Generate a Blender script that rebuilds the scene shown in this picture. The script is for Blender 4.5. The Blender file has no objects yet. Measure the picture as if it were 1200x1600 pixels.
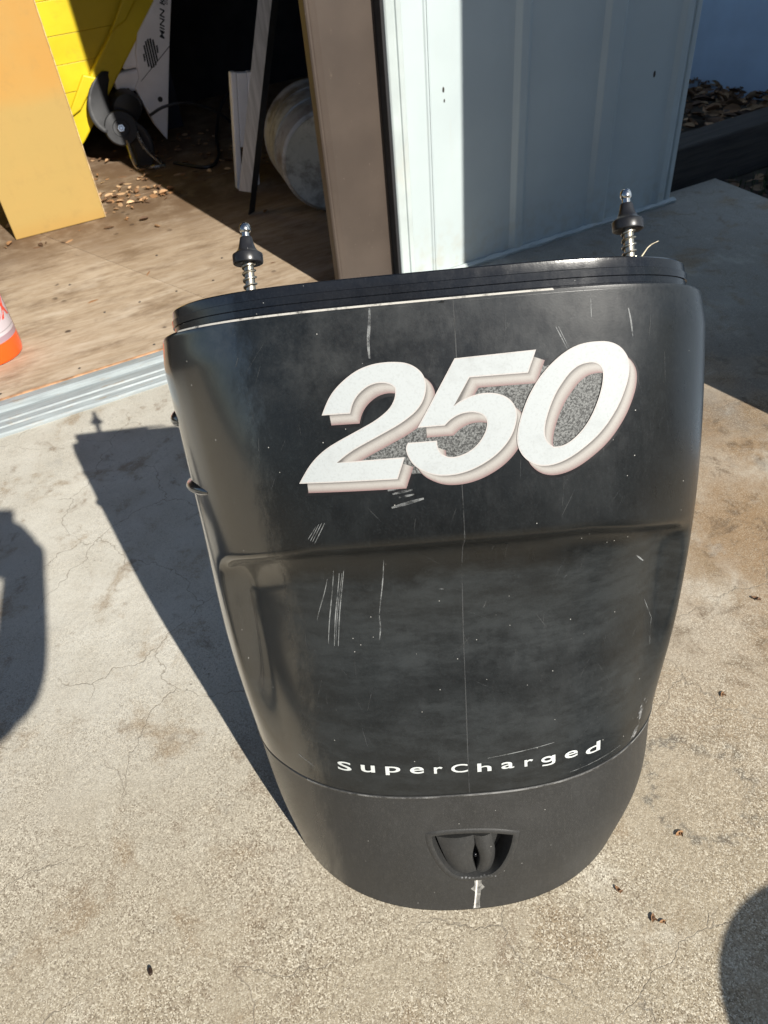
import bpy, bmesh, math, random
import numpy as np
from mathutils import Vector, Matrix
R = math.radians
scn = bpy.context.scene
col = scn.collection

# ------------------------------------------------------------------ camera
CAM_H = 1.1
cd = bpy.data.cameras.new('camera'); cam = bpy.data.objects.new('camera', cd); col.objects.link(cam)
cd.sensor_fit = 'VERTICAL'; cd.sensor_height = 24; cd.sensor_width = 18; cd.lens = 24*1202/1600
cd.clip_start = .02; cd.clip_end = 400
cam.matrix_world = Matrix(((.994, .110, 0, 0), (-.075, .678, -.731, 0), (-.081, .727, .682, CAM_H), (0, 0, 0, 1)))
cd.dof.use_dof = True; cd.dof.focus_distance = .80; cd.dof.aperture_fstop = 10
scn.camera = cam

# ------------------------------------------------------------------ world, sun, exposure
SUN_AZ, SUN_EL = R(122.5), R(35.6)          # azimuth the light travels towards, elevation
to_sun = Vector((-math.cos(SUN_AZ)*math.cos(SUN_EL), -math.sin(SUN_AZ)*math.cos(SUN_EL), math.sin(SUN_EL)))
w = bpy.data.worlds.new('World'); scn.world = w; w.use_nodes = True
nt = w.node_tree; sky = nt.nodes.new('ShaderNodeTexSky'); sky.sky_type = 'NISHITA'; sky.sun_disc = False
sky.sun_elevation = SUN_EL; sky.sun_rotation = math.atan2(to_sun.x, to_sun.y)
sky.air_density = .9; sky.dust_density = .5; sky.ozone_density = 1.8
nt.links.new(sky.outputs[0], nt.nodes['Background'].inputs[0]); nt.nodes['Background'].inputs[1].default_value = .058
sd = bpy.data.lights.new('sun', 'SUN'); sd.energy = 5.0; sd.angle = R(.53); sd.color = (1, .95, .86)
so = bpy.data.objects.new('sun', sd); col.objects.link(so); so.rotation_euler = to_sun.to_track_quat('Z', 'Y').to_euler()
so.location = to_sun*8
scn.view_settings.view_transform = 'Standard'; scn.view_settings.look = 'None'
scn.view_settings.exposure = .62; scn.view_settings.gamma = 1
scn.view_settings.use_curve_mapping = False
scn.render.engine = 'CYCLES'
scn.cycles.max_bounces = 8
rng = random.Random(7)

# ------------------------------------------------------------------ materials
class NT:
    def __init__(s, name):
        s.m = bpy.data.materials.new(name); s.m.use_nodes = True; s.t = s.m.node_tree
        s.b = s.t.nodes['Principled BSDF']; s.out = s.t.nodes['Material Output']
        s._co = None
    def co(s, which='Object'):
        if s._co is None: s._co = s.t.nodes.new('ShaderNodeTexCoord')
        return s._co.outputs[which]
    def set(s, sock, v):
        if isinstance(v, bpy.types.NodeSocket): s.t.links.new(v, sock)
        elif v is not None:
            if isinstance(v, tuple) and len(v) == 3 and sock.type == 'RGBA': v = v + (1,)
            sock.default_value = v
    def node(s, typ, ins=None, **at):
        n = s.t.nodes.new(typ)
        for k, v in at.items(): setattr(n, k, v)
        for k, v in (ins or {}).items(): s.set(n.inputs[k], v)
        return n
    def map(s, scale=(1, 1, 1), rot=(0, 0, 0), loc=(0, 0, 0), co=None):
        return s.node('ShaderNodeMapping', {'Vector': co or s.co(), 'Scale': scale, 'Rotation': rot, 'Location': loc}).outputs[0]
    def noise(s, scale, detail=4, rough=.55, co=None, dist=0, out='Fac'):
        return s.node('ShaderNodeTexNoise', {'Vector': co or s.co(), 'Scale': scale, 'Detail': detail, 'Roughness': rough, 'Distortion': dist}).outputs[out]
    def voro(s, scale, feature='F1', co=None, out='Distance', rnd=1):
        return s.node('ShaderNodeTexVoronoi', {'Vector': co or s.co(), 'Scale': scale, 'Randomness': rnd}, feature=feature).outputs[out]
    def ramp(s, f, a, b, lo=0., hi=1.):
        return s.node('ShaderNodeMapRange', {0: f, 1: a, 2: b, 3: lo, 4: hi}, interpolation_type='SMOOTHSTEP').outputs[0]
    def math(s, op, a, b=0., c=0.):
        return s.node('ShaderNodeMath', {0: a, 1: b, 2: c}, operation=op).outputs[0]
    def mix(s, f, a, b, blend='MIX'):
        n = s.node('ShaderNodeMix', data_type='RGBA', blend_type=blend)
        s.set(n.inputs[0], f); s.set(n.inputs[6], a); s.set(n.inputs[7], b); return n.outputs[2]
    def bump(s, h, strength=.3, dist=.002, nrm=None):
        n = s.node('ShaderNodeBump', {'Height': h, 'Strength': strength, 'Distance': dist})
        if nrm is not None: s.set(n.inputs['Normal'], nrm)
        return n.outputs[0]
    def fin(s, color=None, rough=None, metal=None, nrm=None, spec=None, alpha=None, **kw):
        for k, v in (('Base Color', color), ('Roughness', rough), ('Metallic', metal), ('Normal', nrm), ('Specular IOR Level', spec), ('Alpha', alpha)):
            if v is not None: s.set(s.b.inputs[k], v)
        for k, v in kw.items(): s.set(s.b.inputs[k.replace('_', ' ')], v)
        return s.m
    def sep(s, co=None):
        return s.node('ShaderNodeSeparateXYZ', {0: co or s.co()}).outputs

def simple(name, c, rough=.5, metal=0, var=.15, scale=14, bump=0., spec=None, dirt=None):
    n = NT(name); f = n.noise(scale, 5)
    c2 = tuple(x*(1 - var*1.6) for x in c); c3 = tuple(min(1, x*(1 + var)) for x in c)
    cc = n.mix(n.ramp(f, .3, .7), c2, c3)
    if dirt: cc = n.mix(n.ramp(n.noise(scale*.45, 6, .65), .5, .72, 0, .6), cc, dirt)
    nr = n.bump(n.noise(scale*16, 3), bump, .002) if bump else None
    return n.fin(cc, n.ramp(n.noise(scale*1.7, 3), .25, .75, max(.05, rough - .08), min(1, rough + .08)), metal, nr, spec)

# ------------------------------------------------------------------ mesh helpers
class MB:
    def __init__(s): s.v = []; s.f = []
    def add(s, vs, fs):
        o = len(s.v); s.v += [tuple(map(float, p)) for p in vs]; s.f += [tuple(i + o for i in f) for f in fs]; return s
    def box(s, x0, x1, y0, y1, z0, z1):
        return s.add([(x, y, z) for x in (x0, x1) for y in (y0, y1) for z in (z0, z1)],
                     [(0, 1, 3, 2), (4, 6, 7, 5), (0, 4, 5, 1), (2, 3, 7, 6), (0, 2, 6, 4), (1, 5, 7, 3)])
    def prism(s, poly, a, b, axis='y'):
        """poly of (p,q) extruded along axis from a to b"""
        def pt(p, q, h): return {'y': (p, h, q), 'x': (h, p, q), 'z': (p, q, h)}[axis]
        n = len(poly)
        return s.add([pt(p, q, a) for p, q in poly] + [pt(p, q, b) for p, q in poly],
                     [tuple(range(n)), tuple(range(2*n - 1, n - 1, -1))] + [(i, i + n, (i + 1) % n + n, (i + 1) % n) for i in range(n)])
    def grid(s, A, closed=False):
        A = np.asarray(A); n, m = A.shape[:2]
        fs = [(i*m + j, i*m + (j + 1) % m, (i + 1)*m + (j + 1) % m, (i + 1)*m + j) for i in range(n - 1) for j in range(m if closed else m - 1)]
        return s.add(A.reshape(-1, 3), fs)
    def tube(s, path, r, n=10, cap=True):
        path = [Vector(p) for p in path]; rs = r if isinstance(r, (list, tuple)) else [r]*len(path)
        rings = []; up = None
        for i, p in enumerate(path):
            d = (path[min(i + 1, len(path) - 1)] - path[max(i - 1, 0)]).normalized()
            if up is None: up = d.orthogonal().normalized()
            up = (up - d*up.dot(d)).normalized(); q = d.cross(up)
            rings.append([p + (up*math.cos(2*math.pi*k/n) + q*math.sin(2*math.pi*k/n))*rs[i] for k in range(n)])
        o = len(s.v); s.grid(np.array([[tuple(x) for x in rg] for rg in rings]), True)
        if cap:
            s.f.append(tuple(range(o + n - 1, o - 1, -1))); e = o + (len(path) - 1)*n; s.f.append(tuple(range(e, e + n)))
        return s
    def lathe(s, prof, n=32, cap=True):
        A = [[(r*math.cos(2*math.pi*k/n), r*math.sin(2*math.pi*k/n), z) for k in range(n)] for r, z in prof]
        o = len(s.v); s.grid(np.array(A), True)
        if cap:
            s.f.append(tuple(range(o + n - 1, o - 1, -1))); e = o + (len(prof) - 1)*n; s.f.append(tuple(range(e, e + n)))
        return s
    def xf(s, M):
        s.v = [tuple(M @ Vector(p)) for p in s.v]; return s
    def build(s, name, mat, parent=None, smooth=False, bevel=0, angle=40, fixn=True):
        me = bpy.data.meshes.new(name); me.from_pydata(s.v, [], s.f)
        if fixn:
            bm = bmesh.new(); bm.from_mesh(me); bmesh.ops.recalc_face_normals(bm, faces=bm.faces); bm.to_mesh(me); bm.free()
        o = bpy.data.objects.new(name, me); col.objects.link(o)
        if mat: me.materials.append(mat)
        if parent: o.parent = parent
        if smooth:
            for p in me.polygons: p.use_smooth = True
            if angle < 180: me.set_sharp_from_angle(angle=R(angle))
        if bevel:
            b = o.modifiers.new('bevel', 'BEVEL'); b.width = bevel; b.segments = 2; b.limit_method = 'ANGLE'
            b.harden_normals = False
        return o
def empty(name, loc=(0, 0, 0), rz=0, label=None, cat=None, group=None):
    o = bpy.data.objects.new(name, None); col.objects.link(o); o.location = loc; o.rotation_euler = (0, 0, rz); o.empty_display_size = .1
    return tag(o, label, cat, group)
def tag(o, label=None, cat=None, group=None, kind=None):
    for k, v in (('label', label), ('category', cat), ('group', group), ('kind', kind)):
        if v: o[k] = v
    return o
def copy_tree(o, parent=None):
    c = o.copy(); col.objects.link(c)
    if parent: c.parent = parent
    for ch in list(o.children): copy_tree(ch, c)
    return c
# ---- cowl surface: v runs up the face (metres), t in [-1,1] runs across it
KV = np.array([0, .08, .2, .4, .6, .8])
AV = np.array([.2525, .2668, .2728, .2830, .2820, .2800])
CV = np.array([.0045, .0050, -.0030, -.0045, -.0005, 0])
OV = np.array([0, .0087, .0112, .0224, .0226, 0])
LEAN, BX, BY, YAW = math.radians(17.85), .0495, .3846, math.radians(-2.17)
V_SEAM, V_LEDGE, V_RIM, RIM_IN = .2187, .8030, .8308, .0120
def herm(v, vals):
    m = np.gradient(vals, KV); i = np.clip(np.searchsorted(KV, v) - 1, 0, len(KV) - 2)
    h = KV[i + 1] - KV[i]; t = (v - KV[i]) / h
    return ((2*t**3 - 3*t**2 + 1)*vals[i] + (t**3 - 2*t**2 + t)*h*m[i]
            + (-2*t**3 + 3*t**2)*vals[i + 1] + (t**3 - t**2)*h*m[i + 1])
def sst(a, b, x):
    t = np.clip((x - a)/(b - a), 0, 1); return t*t*(3 - 2*t)
def half_width(v): return herm(np.asarray(v, float), AV)
def surf(v, t, inset=0.0, off=0.0, back=0.0, rim=0.0):
    """point on the cowl; inset narrows the outline, off pushes out along the face, back extends the side walls"""
    v, t = np.broadcast_arrays(np.asarray(v, float), np.asarray(t, float))
    f = v/.8
    a = half_width(v) - inset - .006*sst(.765, .812, v)      # rounded shoulder
    b = .2044 - .1 * f - .6*inset; n = 2.316 + 1.2756*f
    xa = np.abs(np.sin(t*math.pi/2)); sg = np.sign(t)
    th = np.arcsin(np.clip(xa, 0, 1)**(n/2))
    d = b*(1 - np.cos(th)) + .75*rim
    u = sg*th*2/math.pi
    st = .5655 - .05*np.clip(np.abs(u) - .2, 0, 1)          # where the face steps in
    w = np.clip((st + .014 - v)/.078, 0, 1)             # crisp upper edge, hollow below
    rec = (1 - (1 - w)**2.0)*sst(0, .40, w) * (1 - sst(.09, .38, st - v))
    rec = rec * sst(-.70, -.49, u) * (1 - sst(.50, .78, u))
    o = herm(v, OV) - .043*rec + off
    tau = math.radians(-1.575) * 0 + np.radians(38.2*f)
    d = d + back
    X = BX + .0066*v + (a - .30*back)*xa*sg + .0115*v*(.8 - v)/.16 + herm(v, CV)
    Y = v*math.sin(LEAN) - o*math.cos(LEAN) + d*np.cos(tau)
    Z = v*math.cos(LEAN) + o*math.sin(LEAN) - d*np.sin(tau)
    xr = X - BX; c, s = math.cos(YAW), math.sin(YAW)
    return np.stack([BX + xr*c - Y*s, BY + xr*s + Y*c, Z], -1)
def t_of_x(x, v): return np.arcsin(np.clip(np.asarray(x, float)/half_width(v), -.9999, .9999))*2/math.pi
def surf_n(v, t):
    e = 1e-4; a = surf(v, t + e) - surf(v, t - e); b = surf(v + e, t) - surf(v - e, t)
    n = np.cross(a, b); return n/np.linalg.norm(n, axis=-1, keepdims=True)

DIGIT_TWO = [(-0.1472, 0.6431), (-0.141, 0.652), (-0.1339, 0.6612), (-0.1251, 0.6695), (-0.1154, 0.6764), (-0.1047, 0.6818), (-0.0929, 0.687), (-0.0799, 0.6927), (-0.0683, 0.6978), (-0.0591, 0.7031), (-0.0512, 0.709), (-0.0461, 0.7158), (-0.0437, 0.7228), (-0.0439, 0.7281), (-0.0471, 0.7314), (-0.0528, 0.7333), (-0.0599, 0.7337), (-0.0673, 0.732), (-0.0745, 0.7279), (-0.0806, 0.7225), (-0.0852, 0.7157), (-0.0882, 0.7077), (-0.1152, 0.7082), (-0.1113, 0.7155), (-0.1056, 0.7247), (-0.0984, 0.7324), (-0.0889, 0.7398), (-0.0785, 0.746), (-0.0684, 0.7497), (-0.0575, 0.7517), (-0.0456, 0.7519), (-0.034, 0.7506), (-0.0261, 0.7477), (-0.0201, 0.7431), (-0.016, 0.7375), (-0.0142, 0.7296), (-0.0155, 0.7214), (-0.0195, 0.7122), (-0.0264, 0.7044), (-0.0356, 0.698), (-0.046, 0.6922), (-0.0588, 0.6865), (-0.0717, 0.6808), (-0.0847, 0.6751), (-0.0953, 0.6697), (-0.1075, 0.6615), (-0.0741, 0.6618), (-0.0422, 0.6616), (-0.0512, 0.6404), (-0.1015, 0.6417)]
DIGIT_FIVE = [(0.014, 0.7498), (0.0889, 0.7512), (0.0801, 0.7309), (0.026, 0.7314), (0.0086, 0.7061), (0.0138, 0.7099), (0.0237, 0.7138), (0.0335, 0.7159), (0.0442, 0.7159), (0.0535, 0.7135), (0.0604, 0.7093), (0.0653, 0.7029), (0.0675, 0.6949), (0.0658, 0.6853), (0.0615, 0.6746), (0.0547, 0.6652), (0.0456, 0.6567), (0.0353, 0.65), (0.0226, 0.6441), (0.01, 0.6407), (-0.0024, 0.6397), (-0.0146, 0.641), (-0.0253, 0.6458), (-0.0334, 0.6517), (-0.0381, 0.6591), (-0.0405, 0.6675), (-0.0397, 0.6724), (-0.0376, 0.6754), (-0.01, 0.675), (-0.0101, 0.6698), (-0.0088, 0.6647), (-0.0055, 0.6606), (0.0004, 0.6578), (0.0078, 0.6579), (0.0166, 0.6605), (0.0242, 0.6649), (0.0308, 0.6711), (0.0363, 0.6793), (0.0388, 0.6877), (0.0375, 0.6933), (0.033, 0.6973), (0.026, 0.6992), (0.0175, 0.6991), (0.0101, 0.6969), (0.0037, 0.6933), (-0.0013, 0.6888), (-0.027, 0.6889)]
DIGIT_ZERO = [(0.1459, 0.7541), (0.1557, 0.7534), (0.1642, 0.7501), (0.1703, 0.7449), (0.1751, 0.7369), (0.1761, 0.7285), (0.1746, 0.7178), (0.1704, 0.7061), (0.1649, 0.6943), (0.1582, 0.6839), (0.1503, 0.6735), (0.1411, 0.6644), (0.1308, 0.6566), (0.1193, 0.649), (0.1078, 0.6437), (0.0965, 0.641), (0.0866, 0.6414), (0.0781, 0.6448), (0.071, 0.6512), (0.0666, 0.6591), (0.0649, 0.6681), (0.0667, 0.6803), (0.0712, 0.6933), (0.0769, 0.7061), (0.0837, 0.7174), (0.0916, 0.7279), (0.1018, 0.7376), (0.113, 0.7459), (0.1241, 0.7514), (0.135, 0.7538)]
ZERO_HOLE = [(0.1377, 0.7357), (0.1438, 0.7346), (0.148, 0.7314), (0.15, 0.7259), (0.1492, 0.7164), (0.1463, 0.7058), (0.1421, 0.6953), (0.1368, 0.6848), (0.1302, 0.6755), (0.1224, 0.6676), (0.1147, 0.6621), (0.1072, 0.6591), (0.0998, 0.6592), (0.0944, 0.6641), (0.0917, 0.6706), (0.0922, 0.6792), (0.0952, 0.6899), (0.0995, 0.7004), (0.1049, 0.7108), (0.1115, 0.7197), (0.1192, 0.7285), (0.128, 0.7342)]
SPECKLE = [(-0.0953, 0.6653), (-0.0867, 0.6601), (-0.0437, 0.6468), (-0.036, 0.6442), (-0.0144, 0.6436), (0.062, 0.6825), (0.0719, 0.6662), (0.0968, 0.648), (0.1449, 0.684), (0.1674, 0.7333), (0.1444, 0.7469), (0.0957, 0.7352), (0.093, 0.7395), (0.0189, 0.7373), (-0.0012, 0.7154), (-0.0258, 0.6995), (-0.0322, 0.7062), (-0.078, 0.6795)]
LETTERS = [('S', -0.1497, -0.1329, 0.2527, 0.0136), ('u', -0.1213, -0.1045, 0.2546, 0.0106), ('p', -0.092, -0.0741, 0.2558, 0.0088), ('e', -0.0627, -0.0461, 0.2538, 0.0099), ('r', -0.0343, -0.0239, 0.2524, 0.0098), ('C', -0.0138, 0.006, 0.2518, 0.0125), ('h', 0.0173, 0.034, 0.2505, 0.0125), ('a', 0.0459, 0.0612, 0.2514, 0.0098), ('r', 0.0736, 0.0841, 0.2507, 0.0099), ('g', 0.0939, 0.1112, 0.2502, 0.0104), ('e', 0.1229, 0.1395, 0.2493, 0.0104), ('d', 0.1499, 0.1692, 0.2445, 0.0152)]
SHIELD = [(-0.0468, 0.1511), (-0.0322, 0.1538), (-0.0122, 0.1545), (0.0116, 0.1532), (0.0353, 0.1501), (0.0574, 0.1429), (0.054, 0.1242), (0.0467, 0.1021), (0.0367, 0.0817), (0.0244, 0.0708), (0.0021, 0.0699), (-0.0194, 0.0734), (-0.0315, 0.0896), (-0.0408, 0.1119), (-0.0462, 0.133)]

# ------------------------------------------------------------------ ground materials
def concrete_material():
    n = NT('concrete'); co = n.co()
    base = n.mix(n.ramp(n.noise(2.6, 6, .6), .3, .7), (.44, .42, .365), (.545, .525, .465))
    base = n.mix(n.ramp(n.noise(11, 6, .6), .35, .75, 0, .45), base, (.39, .355, .29))
    # brown stain towards the right of the slab, patchy
    x, y, z = n.sep()
    right = n.math('MULTIPLY', n.ramp(x, -.05, .72), n.ramp(y, 1.95, 1.35))
    base = n.mix(n.math('MULTIPLY', right, n.ramp(n.noise(4.5, 7, .62), .28, .60, .62, 1.)), base, (.25, .168, .095))
    base = n.mix(n.math('MULTIPLY', right, n.ramp(n.noise(16, 6, .7, dist=.6), .50, .68, 0, .85)), base, (.105, .07, .042))
    near = n.ramp(y, .95, .25)
    base = n.mix(n.math('MULTIPLY', near, .85), base, (.33, .275, .19))
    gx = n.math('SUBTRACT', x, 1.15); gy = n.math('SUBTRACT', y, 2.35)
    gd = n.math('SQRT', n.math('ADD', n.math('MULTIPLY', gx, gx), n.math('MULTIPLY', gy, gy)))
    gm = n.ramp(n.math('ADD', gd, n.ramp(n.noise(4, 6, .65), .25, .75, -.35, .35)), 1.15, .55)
    base = n.mix(n.math('MULTIPLY', gm, .6), base, (.13, .13, .125))      # shade painted into the concrete around the shed's right corner
    for sc, lo, hi, am, cc_ in ((6.5, .53, .68, .66, (.235, .165, .095)), (14, .56, .70, .62, (.17, .12, .078)), (3.3, .54, .70, .45, (.60, .575, .50)), (9, .58, .74, .5, (.33, .325, .30))):
        base = n.mix(n.ramp(n.noise(sc, 8, .68, co=n.map((1, 1, 1), loc=(sc, sc*2, 0)), dist=.35), lo, hi, 0, am), base, cc_)
    # dark ring left by a pot
    dx = n.math('SUBTRACT', x, .415); dy = n.math('SUBTRACT', y, .515)
    rr = n.math('SQRT', n.math('ADD', n.math('MULTIPLY', dx, dx), n.math('MULTIPLY', dy, dy)))
    ring = n.math('SUBTRACT', 1, n.ramp(n.math('ABSOLUTE', n.math('SUBTRACT', n.math('ADD', rr, n.ramp(n.noise(18, 4), 0, 1, -.02, .02)), .075)), .006, .022))
    base = n.mix(n.math('MULTIPLY', ring, n.ramp(n.noise(38, 5, .7), .47, .62, 0, .6)), base, (.06, .06, .058))
    # aggregate: pale and dark grains
    vc = n.node('ShaderNodeTexVoronoi', {'Vector': co, 'Scale': 600.}); gr = n.node('ShaderNodeSeparateColor', {0: vc.outputs['Color']}).outputs
    amp = n.math('MULTIPLY', n.ramp(y, 1.1, .3, .30, 1.0), n.ramp(n.noise(7, 4, .6), .3, .65, .45, 1.15))
    base = n.mix(n.math('MULTIPLY', amp, n.ramp(gr[0], .50, .92, 0, .62)), base, (.74, .68, .55))
    base = n.mix(n.math('MULTIPLY', amp, n.ramp(gr[1], .50, .95, 0, .74)), base, (.11, .08, .05))
    v2 = n.node('ShaderNodeTexVoronoi', {'Vector': co, 'Scale': 120.}); g2 = n.node('ShaderNodeSeparateColor', {0: v2.outputs['Color']}).outputs
    base = n.mix(n.math('MULTIPLY', n.ramp(g2[2], .88, .93), n.math('MULTIPLY', n.ramp(v2.outputs['Distance'], .28, .2, 0, .6), n.ramp(n.noise(4.5, 5, .65), .48, .68))), base, (.10, .08, .06))
    base = n.mix(n.ramp(n.noise(60, 4, .7), .60, .78, 0, .42), base, (.17, .14, .105))
    # hairline cracks
    wob = n.noise(5, 5, .6, out='Color')
    cc = n.node('ShaderNodeVectorMath', {0: co, 1: n.node('ShaderNodeVectorMath', {0: wob, 'Scale': .16}, operation='SCALE').outputs[0]}, operation='ADD').outputs[0]
    d1 = n.voro(4.2, 'DISTANCE_TO_EDGE', cc)
    crk = n.math('MULTIPLY', n.ramp(d1, .006, .0015), n.ramp(n.noise(3.1, 2), .42, .52))
    base = n.mix(n.math('MULTIPLY', crk, .6), base, (.21, .18, .14))
    h = n.math('ADD', n.math('MULTIPLY', n.math('SUBTRACT', 1, vc.outputs['Distance']), n.ramp(n.noise(90, 3), .3, .7, .3, 1)), n.math('MULTIPLY', crk, -.8))
    nr = n.bump(h, .55, .0010, n.bump(n.noise(26, 5, .6), .35, .004))
    return n.fin(base, .9, 0, nr, .25)
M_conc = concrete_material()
M_soil = simple('soil', (.04, .032, .022), .95, var=.4, scale=9, bump=.6)

def struct(o): o['kind'] = 'structure'; return o
# slab: a large near sheet whose right edge and back edge follow the shed
SH_AZ = math.atan2(.388, .922)
SO = Vector((.418, 2.283, 0))
EX = Vector((math.cos(SH_AZ), math.sin(SH_AZ), 0)); EY = Vector((-EX.y, EX.x, 0))
def sh(x, y, z=0.): return SO + EX*x + EY*y + Vector((0, 0, z))
mb = MB(); e0 = sh(.985, .06); e1 = sh(.985, -3.7); e2 = sh(-2.3, -3.7); e2b = sh(-2.3, -12); e2c = sh(-14, -12); e3 = sh(-14, .06)
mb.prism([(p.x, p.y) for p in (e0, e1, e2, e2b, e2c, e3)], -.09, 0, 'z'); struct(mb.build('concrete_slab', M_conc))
mb = MB(); mb.add([(-150, -150, -.05), (150, -150, -.05), (150, 150, -.05), (-150, 150, -.05)], [(0, 1, 2, 3)])
struct(mb.build('ground', M_soil))

# ------------------------------------------------------------------ the shed
def siding_material():
    n = NT('painted_siding')
    c = n.mix(n.ramp(n.noise(3, 5), .3, .7), (.392, .448, .458), (.435, .495, .50))
    mp = n.map((6, 6, .6)); c = n.mix(n.ramp(n.noise(7, 6, .6, co=mp), .58, .8, 0, .25), c, (.42, .42, .37))
    x, y, z = n.sep()
    c = n.mix(n.math('MULTIPLY', n.ramp(z, .22, .0), n.ramp(n.noise(30, 5), .4, .7, 0, .5)), c, (.36, .34, .28))
    return n.fin(c, .42, 0, n.bump(n.noise(5, 2), .12, .01))
M_side = siding_material()
M_trim = simple('white_trim', (.42, .47, .465), .4, var=.06, scale=8, dirt=(.45, .42, .36))
M_brown = NT('brown_paint')
_n = M_brown; _c = _n.mix(_n.ramp(_n.noise(5, 5), .3, .7), (.050, .037, .029), (.068, .051, .040))
_c = _n.mix(_n.ramp(_n.noise(26, 7, .75, co=_n.map((1, 1, .35))), .62, .78, 0, .55), _c, (.23, .18, .13))
_c = _n.mix(_n.ramp(_n.noise(150, 3, .8), .70, .76, 0, .8), _c, (.40, .33, .25))
M_brown = _n.fin(_c, .5, 0, _n.bump(_n.noise(40, 4), .1, .002))
M_dark = simple('dark_gap', (.012, .012, .014), .7)
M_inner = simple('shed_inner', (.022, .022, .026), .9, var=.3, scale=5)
M_galv = NT('galvanised')
_n = M_galv; _mp = _n.map((1.2, 22, 22)); _c = _n.mix(_n.ramp(_n.noise(8, 6, .6, co=_mp), .3, .7), (.25, .28, .29), (.35, .39, .40))
_c = _n.mix(_n.ramp(_n.noise(24, 7, .7, co=_n.map((.7, 3, 3))), .55, .70, 0, .75), _c, (.27, .215, .15))
M_galv = _n.fin(_c, _n.ramp(_n.noise(30, 3), .3, .7, .5, .7), .12)
def wood_material(dk=1.):
    n = NT('weathered_plywood'); mp = n.map((2.6, 17, 6), rot=(0, 0, R(4)))
    g = n.noise(3.2, 12, .74, co=mp, dist=.9)
    c = n.mix(n.ramp(g, .28, .72), (.33, .245, .16), (.50, .41, .31))
    c = n.mix(n.ramp(n.noise(4.4, 11, .74, co=n.map((1, 2.6, 1))), .46, .66, 0, .72), c, (.17, .115, .07))
    c = n.mix(n.ramp(n.noise(5, 5, .6, co=n.map((1, 2.5, 1), loc=(4, 1, 0))), .52, .74, 0, .7), c, (.56, .475, .375))
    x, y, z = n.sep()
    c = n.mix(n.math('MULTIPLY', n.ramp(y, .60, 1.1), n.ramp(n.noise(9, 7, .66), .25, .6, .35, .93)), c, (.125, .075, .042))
    c = n.mix(n.math('MULTIPLY', n.ramp(n.voro(17), .22, .1), n.ramp(n.noise(7, 2), .56, .64)), c, (.075, .05, .035))
    if dk < 1: c = n.mix(n.math('MULTIPLY', n.ramp(n.noise(2.2, 5), .3, .6, .35, 1), 1 - dk), c, (.16, .10, .055))
    return n.fin(c, .78, 0, n.bump(g, .35, .003), .3)
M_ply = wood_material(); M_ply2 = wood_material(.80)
M_plyedge = simple('raw_wood_edge', (.42, .24, .13), .8, var=.3, scale=30)

M_timber0 = simple('dry_mud', (.05, .045, .04), .9)
shed = empty('metal_shed', SO, SH_AZ, 'pale metal shed with ribbed siding, open doorway and plywood floor', 'shed')
HT = 2.08
def rib_profile(x0, x1, ribs, h=.011):
    pts = [(x0, 0.)]
    for a, b in ribs: pts += [(a, 0), (a + .016, -h), (b - .014, -h), (b, 0)]
    return pts + [(x1, 0.)]
def siding(prof):
    m = MB(); A = [[(x, y, z) for x, y in prof] for z in (.012, HT)]; m.grid(np.array(A))
    B = [[(x, .022, z) for x, y in prof] for z in (.012, HT)]; m.grid(np.array(B))
    m.grid(np.array([[A[0][0], A[1][0]], [B[0][0], B[1][0]]])); m.grid(np.array([[A[0][-1], A[1][-1]], [B[0][-1], B[1][-1]]]))
    return m.build('siding_panel', M_side, shed, bevel=.0018)
siding([(-.268, 0), (-.206, 0), (-.203, -.004), (-.198, -.004)])
siding([(-.1965, -.004), (-.193, -.004), (-.190, 0)] + rib_profile(-.189, .695, [(.068, .122), (.362, .442), (.640, .690)])[1:])
for px_, pz_, pr_ in ((.572, .419, .006), (-.153, .514, .0045), (-.151, .487, .003)):
    MB().lathe([(.0003, .0015), (pr_*.7, .001), (pr_, 0)], 9, False).xf(Matrix.Translation((px_, -.0008, pz_)) @ Matrix.Rotation(R(90), 4, 'X') @ Matrix.Diagonal((.7, 1.6, 1, 1))).build('mud_spot', M_timber0, shed)
MB().box(.696, .716, -.004, .05, .012, HT).build('corner_trim', M_side, shed, bevel=.004)
MB().box(.701, .716, .052, 2.4, .012, HT).build('side_wall', M_side, shed)
mb = MB(); L_ = np.linspace(-.262, .735, 60)
mb.grid(np.array([[(x, -.0125 + rng.uniform(-.0025, .0025), -.001), ][0:1]*1 + [(x, -.016 + rng.uniform(-.003, .003), .009), (x, -.010, .017 + rng.uniform(-.003, .003)), (x, .001, .015)] for x in L_]))
mb.build('base_rail', M_trim, shed, smooth=True)
mb = MB().prism([(-.314, .03), (-.314, -.006), (-.310, -.010), (-.292, -.010), (-.290, -.006), (-.286, -.006), (-.284, -.011), (-.272, -.011), (-.269, -.008), (-.269, .03)], .016, HT, 'z')
mb.build('door_jamb', M_trim, shed, bevel=.001)
MB().box(-.3215, -.3145, -.002, .03, .02, HT).build('door_gap_shade', M_dark, shed)  # dark strip standing in for the shade in the gap beside the jamb
# the brown sliding door, pushed back behind the siding
mb = MB().prism([(-.502, .062), (-.502, .030), (-.498, .026), (-.493, .026), (-.4895, .031), (-.470, .034), (-.330, .034), (.60, .034), (.60, .062)], .024, HT - .04, 'z')
dr = mb.build('sliding_door', M_brown, shed, bevel=.0012)
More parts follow.
